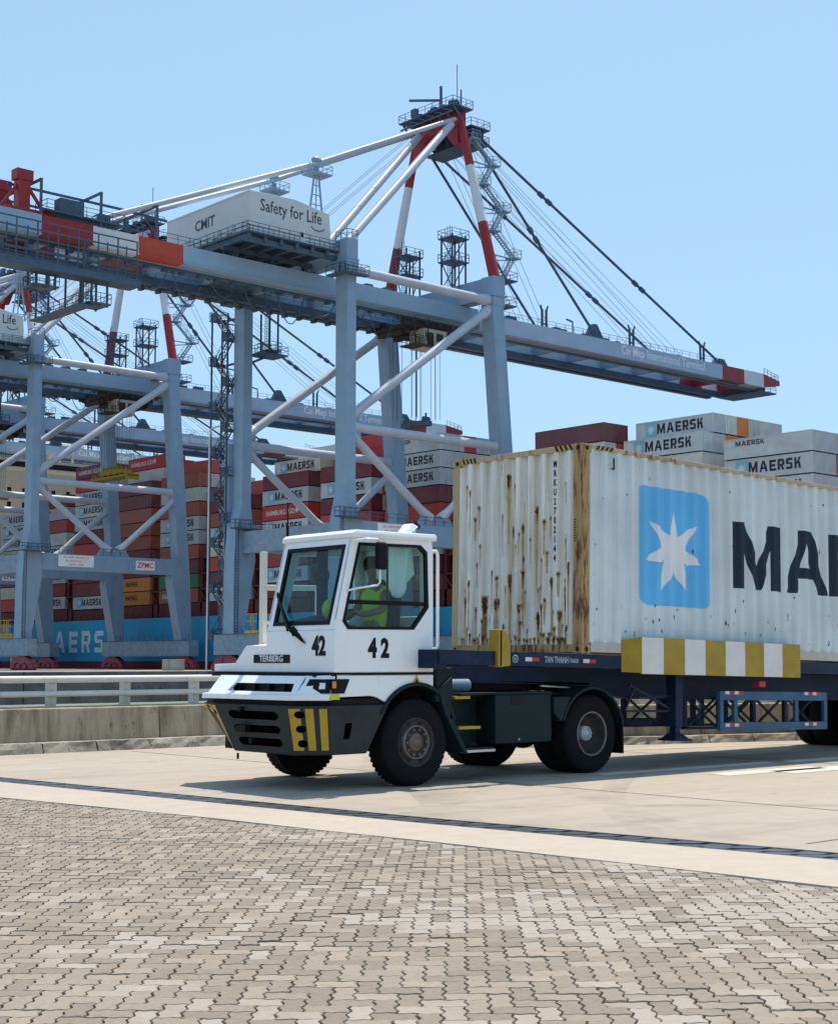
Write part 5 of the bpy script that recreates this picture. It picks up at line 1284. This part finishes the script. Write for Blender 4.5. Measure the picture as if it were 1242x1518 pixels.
    for k in range(6): g.box(hx0-.8+2.4*k, hx0-.4+2.4*k, hy0-.9, hy1+.5, 52.3, 53.0)
    for y in (hy0-.6, 6.9, 11.5, 15.9, 20.5): g.box(hx0-.8, .1, y, y+.5, 52.0, 52.6)
    for x in (-12, -6.5, -1.2):
        for y in (7.0, 15.9): g.box(x, x+.6, y, y+.6, 51.2, 52.4)
    P('house_floor_beams', g, M_CRD, ho)
    # operator cabin and trolley
    g = MB(); g.box(17.5, 27.5, 8.6, 15.0, 47.2, 47.8)
    for y in (8.3, 14.8): g.box(17, 28, y, y+.5, 47.4, 48.6)
    for x in (18, 21, 24, 27): g.box(x, x+.3, 8.6, 15, 46.6, 47.3); g.tube((x, 9.5, 46.9), (x, 14, 46.9), .5, 12)
    for x, y in ((18.3,9),(26.5,9),(18.3,14),(26.5,14)): g.tube((x,y,48.4),(x,y+.3,48.4),.5,12)
    tr_ = P('trolley', g, M_BROWN)
    g = MB(); g.hexa([(20.0,7.4,44.6),(23.6,7.4,44.6),(23.6,10.4,44.6),(20.0,10.4,44.6),(20.0,7.4,47.3),(24.4,7.4,47.3),(24.4,10.4,47.3),(20.0,10.4,47.3)]); cb = P('operator_cabin', g, M_CREAM, bevel=.06)
    g = MB(); g.hexa([(23.6,7.6,44.9),(23.75,7.6,44.9),(23.75,10.2,44.9),(23.6,10.2,44.9),(24.1,7.6,46.7),(24.28,7.6,46.7),(24.28,10.2,46.7),(24.1,10.2,46.7)]); g.box(22.3, 23.6, 7.36, 7.4, 45.7, 46.8); P('cabin_window', g, M_CABWIN, cb)
    g = MB(); g.box(20.6, 21.8, 7.37, 7.4, 44.8, 46.8); g.bar((20.2,7.35,46.9),(21.0,7.3,44.7),.12); P('cabin_door', g, M_BROWN, cb)
    g = MB(); deck(g, 17.8, 22.5, 6.6, 7.5, 44.8); deck(g, 17.8, 20.5, 7.5, 10, 44.8); g.bar((18,7,44.8),(18,7,48.5),.12); g.bar((20.4,7,44.8),(20.4,7,48.5),.12); P('cabin_walkway', g, M_BROWN, cb)
    # hoist ropes and spreader
    g = MB()
    for x in (20.5, 21.4, 24.0, 24.9):
        for y in (9.5, 10.4, 13.6, 14.5): g.tube((x, y, 0), (x, y, 47.2), .035, 5, caps=False)
    g.v = [(a, b, (c-47.2)*.255+47.2) for a, b, c in g.v]
    rp = P('hoist_rope', g, M_ROPE)
    g = MB(); g.box(21.9, 23.5, 9.6, 14.4, 34.2, 34.9)
    for y in (10, 14): g.tube((22.2, y, 35.1), (23.2, y, 35.1), .4, 10); g.bar((22.7, y, 34.9), (22.7, y, 36), .2)
    sp = P('spreader', g, M_CRD)
    # stairs on the far landside leg
    g = MB(); y0 = W+2.6
    for k in range(15):
        z0 = 1.5+3.15*k; z1 = z0+3.15; a, b = (y0+.4, y0+3.4) if k % 2 == 0 else (y0+3.4, y0+.4)
        stair(g, (.2, a, z0), (.2, b, z1), .9, 9); deck(g, -.7, 1.3, b-.9, b+.9, z1); g.box(-.6, -.5, b-.8, b+.8, z1, z1+1.0); g.bar((1.0, W+2.2, z1-.1), (1.0, b+.4, z1-.1), .25); g.bar((1.1, b+.4, z1-.1), (1.1, W+2.2, z1-1.3), .18)
    for yy in (y0+.1, y0+3.9): g.bar((-.5, yy, 1), (-.5, yy, 49), .2); g.bar((1.2, yy, 1), (1.2, yy, 49), .2)
    P('stair_tower', g, M_CRD)
    g = MB(); g.box(-.4, .9, W+2.32, W+3.2, 2, 31); P('lift_shaft', g, M_CR)
    g = MB(); g.tube((-1.1, y0+3.3, .3), (-1.1, y0+3.3, 32), .13, 8); g.path([(-1.1, y0+3.3, 32), (-1.0, y0+3.0, 33.4), (.4, y0+.4, 34)], .13, 8); P('cable_pipe', g, M_CRW)
    # platforms and pipe frames at the backreach
    g = MB(); deck(g, -46, -27.5, 3.4, 5.9, 45.0, 1.1, 2.0); g.box(-46, -27.5, 3.4, 5.9, 44.2, 44.8)
    for k in range(8): x = -45.5+2.5*k; g.bar((x,3.5,45),(x,3.5,49.4),.13); g.bar((x,5.8,45),(x,5.8,49.4),.12); g.bar((x,3.5,47.4),(x+2.5,3.5,47.4),.08) if k < 7 else None
    g.bar((-46,3.5,48.4),(-28,3.5,48.4),.16); g.bar((-46,3.5,49.4),(-28,3.5,49.4),.14)
    for z in (45.6, 46.5): g.box(-46, -27.5, 5.4, 5.5, z, z+.3)
    P('backreach_walkway', g, M_CRD)
    g = MB(); rack(g, -39.5, -37.2, 5.5, 7.5, 42.6, 45, (43.0,)); rack(g, -33.2, -31.2, 4.5, 7, 41.4, 45, (41.8,)); deck(g, -34.8, -33.0, 4.5, 16, 41.4); 
    for y in (5, 9, 13, 16): g.bar((-34,y,41.4),(-34,y,49),.2)
    P('hanging_platform', g, M_CRD)
    g = MB()
    for x in (-38.6, -31.0, -23.5): g.bar((x,6.6,51.2),(x,6.6,55.4),.25); g.bar((x,6.6,55.3),(x,17,55.3),.25); g.bar((x,17,51.2),(x,17,55.4),.25)
    for y, z in ((10, 55.1), (16, 55.1)): g.bar((-41,y,z),(-27,y,z),.25); g.bar((-27,y,z),(-20,y,z-.2),.25)
    P('pipe_frame', g, M_CRD)
    for y in (8.4, 13.6):
        g = MB(); g.box(-40.7, -39.3, y-.6, y+.6, 51.2, 56.2); g.box(-41, -39, y-.7, y+.7, 55.2, 56.4); g.bar((-39.6,y,55),(-36.5,y,51.2),.3); g.bar((-40.4,y,55),(-43,y,51.2),.3); g.box(-42.5, -37, y-1.2, y+1.2, 51.2, 51.8); P('sheave_mast', g, M_CRR)
    g = MB(); deck(g, -38, -28, 6.3, 9, 52.0, 1.1, 1.6); g.box(-36, -33, 6.9, 8.4, 52, 53.8); g.box(-31, -29.5, 7, 8.4, 52, 53); g.rail([(-32,6.6,51.2),(-14,6.6,51.2)], 1.1, 1.6, .06); P('backreach_deck', g, M_CRD)
    # festoon cables
    g = MB()
    for k in range(11):
        x0 = -30+5.2*k; dr2 = 2.2+.9*((k*7) % 3)
        g.path([(x0+4.6*t/10, 9.2, 48.8-dr2*(1-(t/5-1)**2)) for t in range(11)], .07, 5); g.box(x0-.2, x0+.2, 9, 9.5, 48.4, 49)
    P('festoon_cable', g, M_CRD)
    g = MB(); rack(g, 3.0, 4.4, 20, 22, 43.5, 49, (43.8,)); g.bar((1.5,22.8,42),(4.5,22.8,43.4),.3); deck(g, 1.8, 6.2, 20, 23.5, 43.4); P('leg_rack', g, M_CRD)
    # boards on the portal beam
    g = MB(); g.box(5.6, 12.1, .24, .295, 16.95, 18.85); sb = P('load_sign', g, M_CRTEXT)
    for k, s in enumerate(('SWL UNDER SPREADER  65 T', 'SWL UNDER BEAM  75 T', 'GANTRY CRANE')):
        lettering('sign_line', s, .48, (8.85, .235, 18.45-.58*k), (1,0,0), (0,0,1), M_SIGNRED, sb, wscale=.78, ext=.003)
    g = MB(); g.box(20.2, 23.9, .24, .295, 16.9, 18.5); zb_ = P('maker_sign', g, M_CRTEXT)
    lettering('maker_text', 'ZPMC', 1.25, (22.05, .235, 17.7), (1,0,0), (0,0,1), M_SIGNRED, zb_, off=.03, wscale=.95, ext=.004)
    return cr, rp, sp
crane, hoist, spreader_ = build_crane()
crane.location = (117, 143.5, 0)
index_kids()
g = MB(); g.box(21.6, 23.8, 8.2, 15.8, 31.2, 31.9); g.box(21.5, 23.9, 6.0, 18, 30.5, 30.9)
for y in (6.0, 17.7): g.box(21.4, 24, y, y+.35, 30.0, 31.0)
for x in (21.8, 23.4): g.box(x-.1, x+.1, 9.4, 14.6, 31.9, 32.6)
g.rail([(21.6,8.2,31.9),(21.6,15.8,31.9)], .9, 1.5, .06)
for k in range(6): g.bar((21.6, 6.4+2*k, 30.9), (21.6, 7.4+2*k, 31.5), .12); g.bar((21.6, 8.4+2*k, 30.9), (21.6, 7.4+2*k, 31.5), .12)
SPY = mesh_from(g, 'spreader', [M_OCHRE])
for (x, y, lab, hz) in ((115.0, 221.5, 'second grey ship-to-shore crane standing left of the nearest one, yellow spreader over the stacks', .22),
                        (114, 268.5, 'third grey crane farther along the quay, its boom passing behind the second crane', .2),
                        (113, 304.5, 'farthest grey crane on the quay, mostly hidden, lowest boom in the photo', .2)):
    c = copy_tree(crane); c.location = (x, y, 0); c['label'] = lab
    for ch in bpy.data.objects:
        if ch.parent == c and ch.name.startswith('hoist_rope'): ch.scale.z = 1; 
        if ch.parent == c and ch.name.startswith('spreader'): ch.location.z = 3.2; ch.data = SPY
        if ch.parent == c and ch.name.startswith('hoist_rope'): ch.scale.z = 1.0
# ------------------------------------------------------------------ container ship
M_HULL = paint('hull_blue', (.01, .32, .54), .45, .08, (.03,.12,.2), .4, (1,1,.15), .15)
M_BOOT = paint('hull_red', (.16, .022, .03), .6, .2)
M_SHIPRED = paint('ship_maroon', (.13, .025, .028), .6, .3)
M_SHIPCREAM = paint('ship_cream', (.60, .52, .36), .55, .06, (.4,.3,.2), .2)
sh = thing('container_ship', 'blue-hulled container ship moored along the quay, stacked with containers', 'ship', (168, 200, 0))
HX = 150.4
g = MB(); g.box(HX, 196, 20, 470, 1.45, 9.4); hull = part('hull', g, M_HULL, sh)
g = MB(); g.box(HX+.001, 196, 20, 470, -6, 1.45); part('boot_topping', g, M_BOOT, sh)
def flat_glyphs(name, word, hgt, wd, gap, st, mat):
    """upright lettering on a face looking towards -X, reading towards -Y, from y = 0"""
    bm = bmesh.new()
    for poly in glyphs(word, 0, 0, hgt, wd, gap, st): bm.faces.new([bm.verts.new((0, -u, v)) for u, v in poly])
    bm.normal_update(); bmesh.ops.triangulate(bm, faces=bm.faces[:])
    me = bpy.data.meshes.new(name); bm.to_mesh(me); bm.free(); me.materials.append(mat); return me
yl = 283.9
M_HULLTXT = paint('hull_lettering', (.62, .70, .74), .55, .05)
for c in 'MAERSK':
    me = flat_glyphs('hull_letter', c, 4.2, 3.95, 0, 1.0, M_HULLTXT)
    o = bpy.data.objects.new('hull_letter', me); COL.objects.link(o); o.parent = hull; o.location = Vector((HX-.02, yl, 3.15)) - root_off(hull)
    yl -= (3.95*(1.22 if c == 'M' else 1.12 if c == 'A' else .86)) + 1.6
g = MB(); g.box(HX+.9, 195, 30, 460, 9.4, 12.0); part('hatch_coaming', g, M_SHIPRED, sh)
g = MB(); g.rail([(HX+.2, 95, 9.4), (HX+.2, 300, 9.4)], 1.1, 2.5, .07); part('deck_rail', g, M_SHIPRED, sh)
BAY0, PITCH_B, CL = 98.7, 16.0, 12.6
for k in range(-1, 13):
    y = BAY0+PITCH_B*k+CL+.5
    g = MB()
    for yy in (y, y+1.9):
        g.box(HX+.9, HX+1.5, yy, yy+.5, 9.4, 20.2)
        for x in range(6): g.box(HX+3.6+2.5*x, HX+3.9+2.5*x, yy, yy+.4, 12, 20)
    for z in (14.2, 17.0, 19.8): g.box(HX+.8, HX+20, y, y+2.4, z, z+.25)
    g.bar((HX+.7, y+.2, 12), (HX+.7, y+2.2, 14.2), .2); g.rail([(HX+.7,y,20.05),(HX+.7,y+2.4,20.05)], 1.1, .8, .08); g.box(HX+.7, HX+1.6, y, y+2.4, 20, 20.5)
    part('lashing_bridge', g, M_SHIPRED, sh)
# accommodation block far behind
g = MB(); g.box(151.5, 194, 306, 318, 9.4, 43.5); g.box(147, 198, 307, 315, 43.5, 46.6); ab = part('accommodation', g, M_SHIPCREAM, sh)
g = MB(); g.box(147.5, 197.5, 306.9, 307.0, 44.7, 45.9); part('bridge_window', g, M_DARK, ab)
for zz in range(5):
    for xx in range(8):
        g = MB(); g.box(153.5+3.6*xx, 154.4+3.6*xx, 305.94, 306.0, 38.5-3.2*zz, 39.8-3.2*zz); part('cabin_window', g, M_DARK, ab)
g = MB(); g.bar((172, 311, 46.6), (172, 311, 55), .5); g.bar((169, 311, 51), (175, 311, 51), .3); part('mast', g, M_SHIPCREAM, ab)
g = MB(); g.box(165, 168, 309, 313, 46.6, 48.5); part('wheelhouse_top', g, M_SHIPCREAM, ab)

# ------------------------------------------------------------------ containers on board
def cont_mat(name, reefer=False):
    m, t, b = nodes(name)
    oi = N(t, 'ShaderNodeObjectInfo'); base = oi.outputs['Color']
    base = mix(t, ramp(t, oi.outputs['Random'], .35, 1, (0,0,0), (.14,)*3), base, (.36,.33,.31))
    f = noise(t, 1.2, 5, .6, (1, .3, .5)); base = mix(t, ramp(t, f, .4, .75, (0,0,0), (.28,)*3), base, (.16, .12, .09))
    s = noise(t, 3, 5, .7, (3,3,.2)); base = mix(t, ramp(t, s, .55, .8, (0,0,0), (.35,)*3), base, (.18, .11, .06))
    t.links.new(base, b.inputs['Base Color']); b.inputs['Roughness'].default_value = .55
    return m
M_CONT = cont_mat('container_paint')
M_GAP_SHADE = paint('container_gap_shade', (.02, .018, .018), .8, .1)  # near-black core boxes, painting the shade in the gaps between containers
M_LET = paint('letter_dark', (.02, .028, .045), .5, .05)
M_LETW = paint('letter_white', (.62, .58, .55), .5, .05)
M_LSTAR = paint('star_field', (.16, .42, .58), .5, .05)
CW, CHT = 2.41, 2.62
def container_mesh(doors):
    g = MB(); L = CL; w2 = CW; h = CHT-.15
    # corrugated long sides
    n = 44; xs = []
    for k in range(n): 
        a = .25+(L-.5)*k/n; p = (L-.5)/n; xs += [(a, .02), (a+p*.25, .02), (a+p*.5, .075), (a+p*.75, .075)]
    xs.append((L-.25, .02))
    for side in (0, 1):
        b = len(g.v); vs = []
        for y, d in xs:
            x = d if side == 0 else w2-d
            vs += [(x, y, .14), (x, y, h-.10)]
        g.add(vs, [(2*i, 2*i+2, 2*i+3, 2*i+1) for i in range(len(xs)-1)])
    # end: panel or doors
    if doors:
        for x0, x1 in ((.16, w2/2-.02), (w2/2+.02, w2-.16)): g.box(x0, x1, .05, .12, .16, h-.14)
        for x in (.5, 1.0, 1.45, 1.95): g.bar((x, .03, .1), (x, .03, h-.1), .06)
        for x in (.5, 1.45): g.box(x-.05, x+.3, .0, .03, 1.0, 1.08)
    else:
        m = 10; vs = []; es = []
        for k in range(m):
            a = .14+(w2-.28)*k/m; p = (w2-.28)/m; es += [(a, .03), (a+p*.3, .03), (a+p*.5, .09), (a+p*.8, .09)]
        es.append((w2-.14, .03))
        for x, d in es: vs += [(x, d, .14), (x, d, h-.1)]
        g.add(vs, [(2*i, 2*i+2, 2*i+3, 2*i+1) for i in range(len(es)-1)])
    g.box(.12, w2-.12, L-.12, L-.05, .1, h-.1)
    for x0, x1 in ((0, .16), (w2-.16, w2)):
        for y0, y1 in ((0, .25), (L-.25, L)): g.box(x0, x1, y0, y1, 0, h)
        g.box(x0, x1, .25, L-.25, h-.11, h-.01); g.box(x0, x1, .25, L-.25, .02, .16)
    for y0, y1 in ((.01, .14), (L-.14, L-.01)): g.box(.16, w2-.16, y0, y1, h-.13, h-.01); g.box(.16, w2-.16, y0, y1, .02, .16)
    g.box(.1, w2-.1, .1, L-.1, h-.06, h-.03)
    g.box(.14, w2-.14, .15, L-.15, .15, h-.12, 1); g.box(.22, w2-.22, .3, L-.3, -.16, .08, 1)
    return mesh_from(g, 'shipping_container', [M_CONT, M_GAP_SHADE])
MESH_A, MESH_D = container_mesh(False), container_mesh(True)
def lmesh(body, size, mat, ws=1, off=.015):
    me = text_mesh(body, size, .004, off); r_ = Vector((0,-1,0)); u = Vector((0,0,1)); n = r_.cross(u)
    me.transform(Matrix((r_, u, n)).transposed().to_4x4() @ Matrix.Diagonal((ws,1,1,1))); me.materials.clear(); me.materials.append(mat); me.name = 'lettering'; return me
LM = flat_glyphs('lettering', 'MAERSK', 1.32, 1.08, .24, .30, M_LET); LS = flat_glyphs('lettering', 'MAERSK', .62, .62, .12, .14, M_LET); LH = lmesh('HAMBURG SÜD', 1.15, M_LETW, 1.0, .025); LO = lmesh('HAPAG', 1.3, M_LET, 1, .03); LG = lmesh('CAI', 1.2, M_LETW, 1, .03)
g = MB(); g.box(-.006, -.002, -.85, .85, -.9, .9); STARF = mesh_from(g, 'star_panel', M_LSTAR)
g = MB(); g.prism([(u, v) for u, v in star_poly2(0, 0, .72, .72)], 'yz', -.014, -.008); STAR = mesh_from(g, 'star', M_LETW)
GREY, GREY2, MAR, RED, RUST, ORG, GRN, BEI, PUR, DRED = (.50,.54,.56), (.56,.57,.54), (.17,.024,.04), (.48,.04,.035), (.34,.08,.045), (.62,.21,.03), (.03,.20,.09), (.55,.51,.42), (.22,.05,.09), (.27,.028,.038)
CN = {GREY:'grey', GREY2:'pale grey', MAR:'dark maroon', RED:'red', RUST:'rust-red', ORG:'orange', GRN:'green', BEI:'beige', PUR:'purple-maroon', DRED:'dark red'}
ORD = ['first','second','third','fourth','fifth','sixth','seventh','eighth','ninth','tenth','eleventh','twelfth','thirteenth']
rc = random.Random(21)
Z0C = 12.02
def put(bay, row, tier, col, txt, dz=0, doors=None):
    y = BAY0+PITCH_B*bay; x = 151.0+2.5*row; z = Z0C+CHT*(tier-1)+dz
    d = rc.random() < .4 if doors is None else doors
    o = bpy.data.objects.new('shipping_container', MESH_D if d else MESH_A); COL.objects.link(o); o.location = (x, y, z)
    k = rc.uniform(.86, 1.1); o.color = (*[min(1, c*k) for c in col], 1)
    rowt = 'outer row' if row == 0 else ORD[row]+' row from quay'
    tag(o, f"{CN[col]} container, {rowt}, {ORD[tier-1]} tier up, {ORD[bay]} bay from the right", 'container', 'containers stacked on the ship')
    def kid(nm, me, loc):
        c = bpy.data.objects.new(nm, me); COL.objects.link(c); c.parent = o; c.location = loc; return c
    if row <= 2 or tier >= 9:
        if txt == 'M': kid('lettering', LM, (.012, 9.05, .68)); kid('star_panel', STARF, (.014, 10.1, 1.32)); kid('star', STAR, (.014, 10.1, 1.32))
        elif txt == 'S': kid('lettering', LS, (.012, 10.9, 1.5)); kid('star', STAR, (.014, 11.7, 1.8))
        elif txt == 'H': kid('lettering', LH, (.012, 7.6, 1.2)); kid('star', STAR, (.014, 3.0, 1.4))
        elif txt == 'O': kid('lettering', LO, (.012, 6.5, 1.3))
        elif txt == 'G': kid('lettering', LG, (.012, 6.5, 1.3))
    return o
PAL = [(GREY,'M'),(GREY,'M'),(GREY2,''),(RED,'H'),(MAR,''),(RUST,''),(RED,''),(DRED,''),(GREY,'S'),(BEI,''),(ORG,'O')]
SKIPC = set()
def stack(bay, row, tiers, lo=1, spec=None, dz=0):
    for t_ in range(lo, tiers+1):
        col, txt = (spec or {}).get(t_, rc.choice(PAL))
        if (bay, row, t_) in SKIPC: continue
        put(bay, row, t_, col, txt, dz)
G, Gs, Mm, Rr, Ru, Oo, Be = (GREY,'M'), (GREY,'S'), (MAR,''), (RED,'H'), (RUST,''), (ORG,'O'), (BEI,'')
# bay by bay: tiers in the outer row and behind it
BAYS = {
 0: dict(rows=[6,6,6,6,6], lo=1, dz=1.0, spec={6:Gs, 5:G, 4:G}, spec1={6:(GREY,''), 5:(GREY,''), 4:(GREY2,'')}, ends={2:GREY, 3:GREY2, 4:GREY}),
 1: dict(rows=[7,8,8,8,8,8,8], lo=1, dz=0, yo=.6, spec={7:G, 6:(GREY2,'')}, spec1={8:G, 7:(GREY2,'')}, ends={2:GREY2, 3:ORG, 4:GREY2, 5:GREY2, 6:GREY}),
 2: dict(rows=[8,8,6,6], lo=1, dz=.4, spec={8:Mm, 7:(GREY2,'')}, spec1={8:Mm}),
 3: dict(rows=[5,5,5], lo=1, dz=0, spec={}),
 4: dict(rows=[9,9,9,9,9,9], lo=1, dz=0, spec={9:Gs, 8:G, 7:G, 6:Mm, 5:(RED,''), 4:(RED,''), 3:G, 2:Mm, 1:Ru}, spec1={9:(GREY2,''), 8:(GREY,''), 7:(GREY,'')}, ends={2:RED, 3:GREY, 4:BEI, 5:RED}),
 5: dict(rows=[8,9,10,10,10,10,9], lo=1, dz=0, spec={8:Mm, 7:G, 6:Mm, 5:(RED,''), 4:G, 3:(RED,''), 2:Ru, 1:G}, spec1={9:Rr, 8:Mm}, ends={2:RED, 3:RED, 4:GREY, 5:MAR, 6:RED}),
 6: dict(rows=[8,9,9,10,10], lo=1, dz=0, spec={8:Mm, 7:G, 6:Rr, 5:G, 4:(RED,''), 3:(DRED,''), 2:G, 1:Mm}, spec1={9:(BEI,'M'), 8:Ru, 7:G}, ends={2:GREY, 3:GREY, 4:RED}),
 7: dict(rows=[7,8,8,8,8], lo=1, dz=0, spec={7:Mm, 6:Ru, 5:G, 4:(BEI,''), 3:(RED,''), 2:Mm, 1:G}, spec1={8:(RED,''), 7:(GREY2,'')}),
 8: dict(rows=[9,10,10,10,9], lo=1, dz=0, spec={9:Ru, 8:(GREY2,''), 7:Ru, 6:G, 5:G, 4:Ru, 3:(MAR,''), 2:(GRN,'G'), 1:(RUST,'H')}, spec1={10:(RED,''), 9:(GREY2,''), 8:Ru}, ends={2:GREY, 3:DRED, 4:GREY2}),
 9: dict(rows=[9,11,11,10,10], lo=1, dz=0, spec={9:Mm, 8:Mm, 7:Ru, 6:Ru, 5:Ru, 4:Mm, 3:Mm, 2:Oo, 1:Oo}, spec1={11:Rr, 10:(GREY2,''), 9:Mm}, ends={2:RED, 3:GREY2, 4:GREY}),
 10: dict(rows=[11,11,9,9], lo=1, dz=-.3, spec={11:(PUR,'H'), 10:(RED,''), 9:G, 8:G, 7:G, 6:Mm, 5:(RED,''), 4:G, 3:Mm, 2:Mm, 1:G}, spec1={11:(PUR,'')}),
 11: dict(rows=[9,9,8], lo=1, dz=0, spec={9:(DRED,''), 8:Gs, 7:(RED,''), 6:(GREY2,''), 5:G, 4:(RED,''), 3:G, 2:(DRED,''), 1:G}),
 12: dict(rows=[8,8,8], lo=5, dz=0, spec={}),
}
fill = MB()
def fill_box(bay, row, t0, t1, dz):
    for t_ in range(t0, t1+1):
        x = 151.0+2.5*row; y = BAY0+PITCH_B*bay; z = Z0C+CHT*(t_-1)+dz
        fill.box(x, x+CW, y+.02, y+CL-.02, z, z+CHT-.15, rc.randrange(5)); fill.box(x+.22, x+CW-.22, y+.3, y+CL-.3, z-.16, z+.08, 5)
for bay, d in BAYS.items():
    rows = d['rows']; nb = BAYS.get(bay-1, {'rows':[0]})['rows']
    for r_, n_ in enumerate(rows):
        lo_ = d['lo']
        if r_ == 0: a_ = {0: 4, 1: 5, 2: 6, 3: 4}.get(bay, lo_)
        elif r_ == 1: a_ = max({0: 4, 1: 5, 2: 6, 3: 4}.get(bay, lo_), n_-4)
        else: a_ = max({0: 4, 1: 5, 2: 6, 3: 4}.get(bay, lo_), n_-1)
        if a_ > 1: fill_box(bay, r_, 1, a_-1, d['dz'])
        if r_ == 0: stack(bay, 0, n_, a_, d['spec'], d['dz'])
        elif r_ == 1: stack(bay, 1, n_, a_, d.get('spec1'), d['dz'])
        else:
            e = d.get('ends', {}).get(r_); stack(bay, r_, n_, a_, {n_:(e, '')} if e else None, d['dz'])
fm = [paint('stack_'+n_, c_, .55, .15, (.16,.1,.06), .4) for n_, c_ in (('grey', GREY), ('red', RED), ('maroon', MAR), ('rust', RUST), ('beige', BEI))] + [M_GAP_SHADE]
o = part('stacked_containers', fill, fm, None, fix=False); o['kind'] = 'stuff'; tag(o, 'deep inner rows of containers behind the outer stacks on the ship', 'containers')

# ------------------------------------------------------------------ things on the quay, bird
M_GANG = paint('gangway_yellow', (.50, .34, .04), .5, .2, (.2,.14,.06), .4)
def platform(lab, x, y, z, w_, l_):
    t = thing('access_platform', lab, 'platform', (x, y, 0), 'yellow steel platforms on the quay')
    g = MB(); g.box(x-w_/2, x+w_/2, y-l_/2, y+l_/2, z-.8, z); part('deck', g, M_GANG, t)
    for sx in (-1, 1):
        for sy in (-1, 1):
            g = MB(); g.bar((x+sx*w_/2.2, y+sy*l_/2.2, 0), (x+sx*w_/2.2, y+sy*l_/2.2, z-.8), .25); part('leg', g, M_GANG, t)
    g = MB(); g.rail([(x-w_/2,y-l_/2,z),(x+w_/2,y-l_/2,z),(x+w_/2,y+l_/2,z),(x-w_/2,y+l_/2,z)], 2.4, 1.6, .12, closed=True); part('railing', g, M_GANG, t)
    return t
platform('yellow steel access platform with railings standing left of the cab, behind the white rail', 132, 181.5, 6.0, 3.4, 3.4)
platform('yellow steel platform at the left edge beside the second crane', 128, 251, 6.4, 4, 6)
t = thing('electrical_cabinet', 'pair of grey electrical cabinets on the quay just left of the tractor bonnet', 'cabinet', (132, 203, 0))
M_CABG = paint('cabinet_grey', (.36, .37, .34), .6, .15, (.2,.18,.15), .5)
for k in range(2):
    g = MB(); g.box(130.5, 132, 201.5+2.2*k, 203.5+2.2*k, 0, 1.75); c_ = part('cabinet_box', g, M_CABG, t, bevel=.03)
    g = MB(); g.box(130.46, 130.5, 201.7+2.2*k, 203.3+2.2*k, .3, 1.6); part('cabinet_door', g, M_CABG, c_)
g = MB(); c = Vector((62, 36, 15.9)); r_ = Vector((math.sin(R(AZ)), -math.cos(R(AZ)), 0))
g.sphere(c, .12, 10, 6, sc=(1.9,.8,.8)); g.sphere(c+Vector((-.25,0,.05)), .07, 8, 6)
for s in (-1, 1): g.add([c+Vector((-.1,0,.05)), c+Vector((.12,0,.05)), c+Vector((.15,s*.35,.22)), c+Vector((-.02,s*.62,.12)), c+Vector((-.1,s*.3,.2))], [(0,1,2,3,4)])
g.add([c+Vector((.15,0,0)), c+Vector((.38,.08,0)), c+Vector((.38,-.08,0))], [(0,1,2)])
o = part('seabird', g, M_DARK); tag(o, 'tiny dark bird flying alone in the clear sky right of the crane', 'bird')
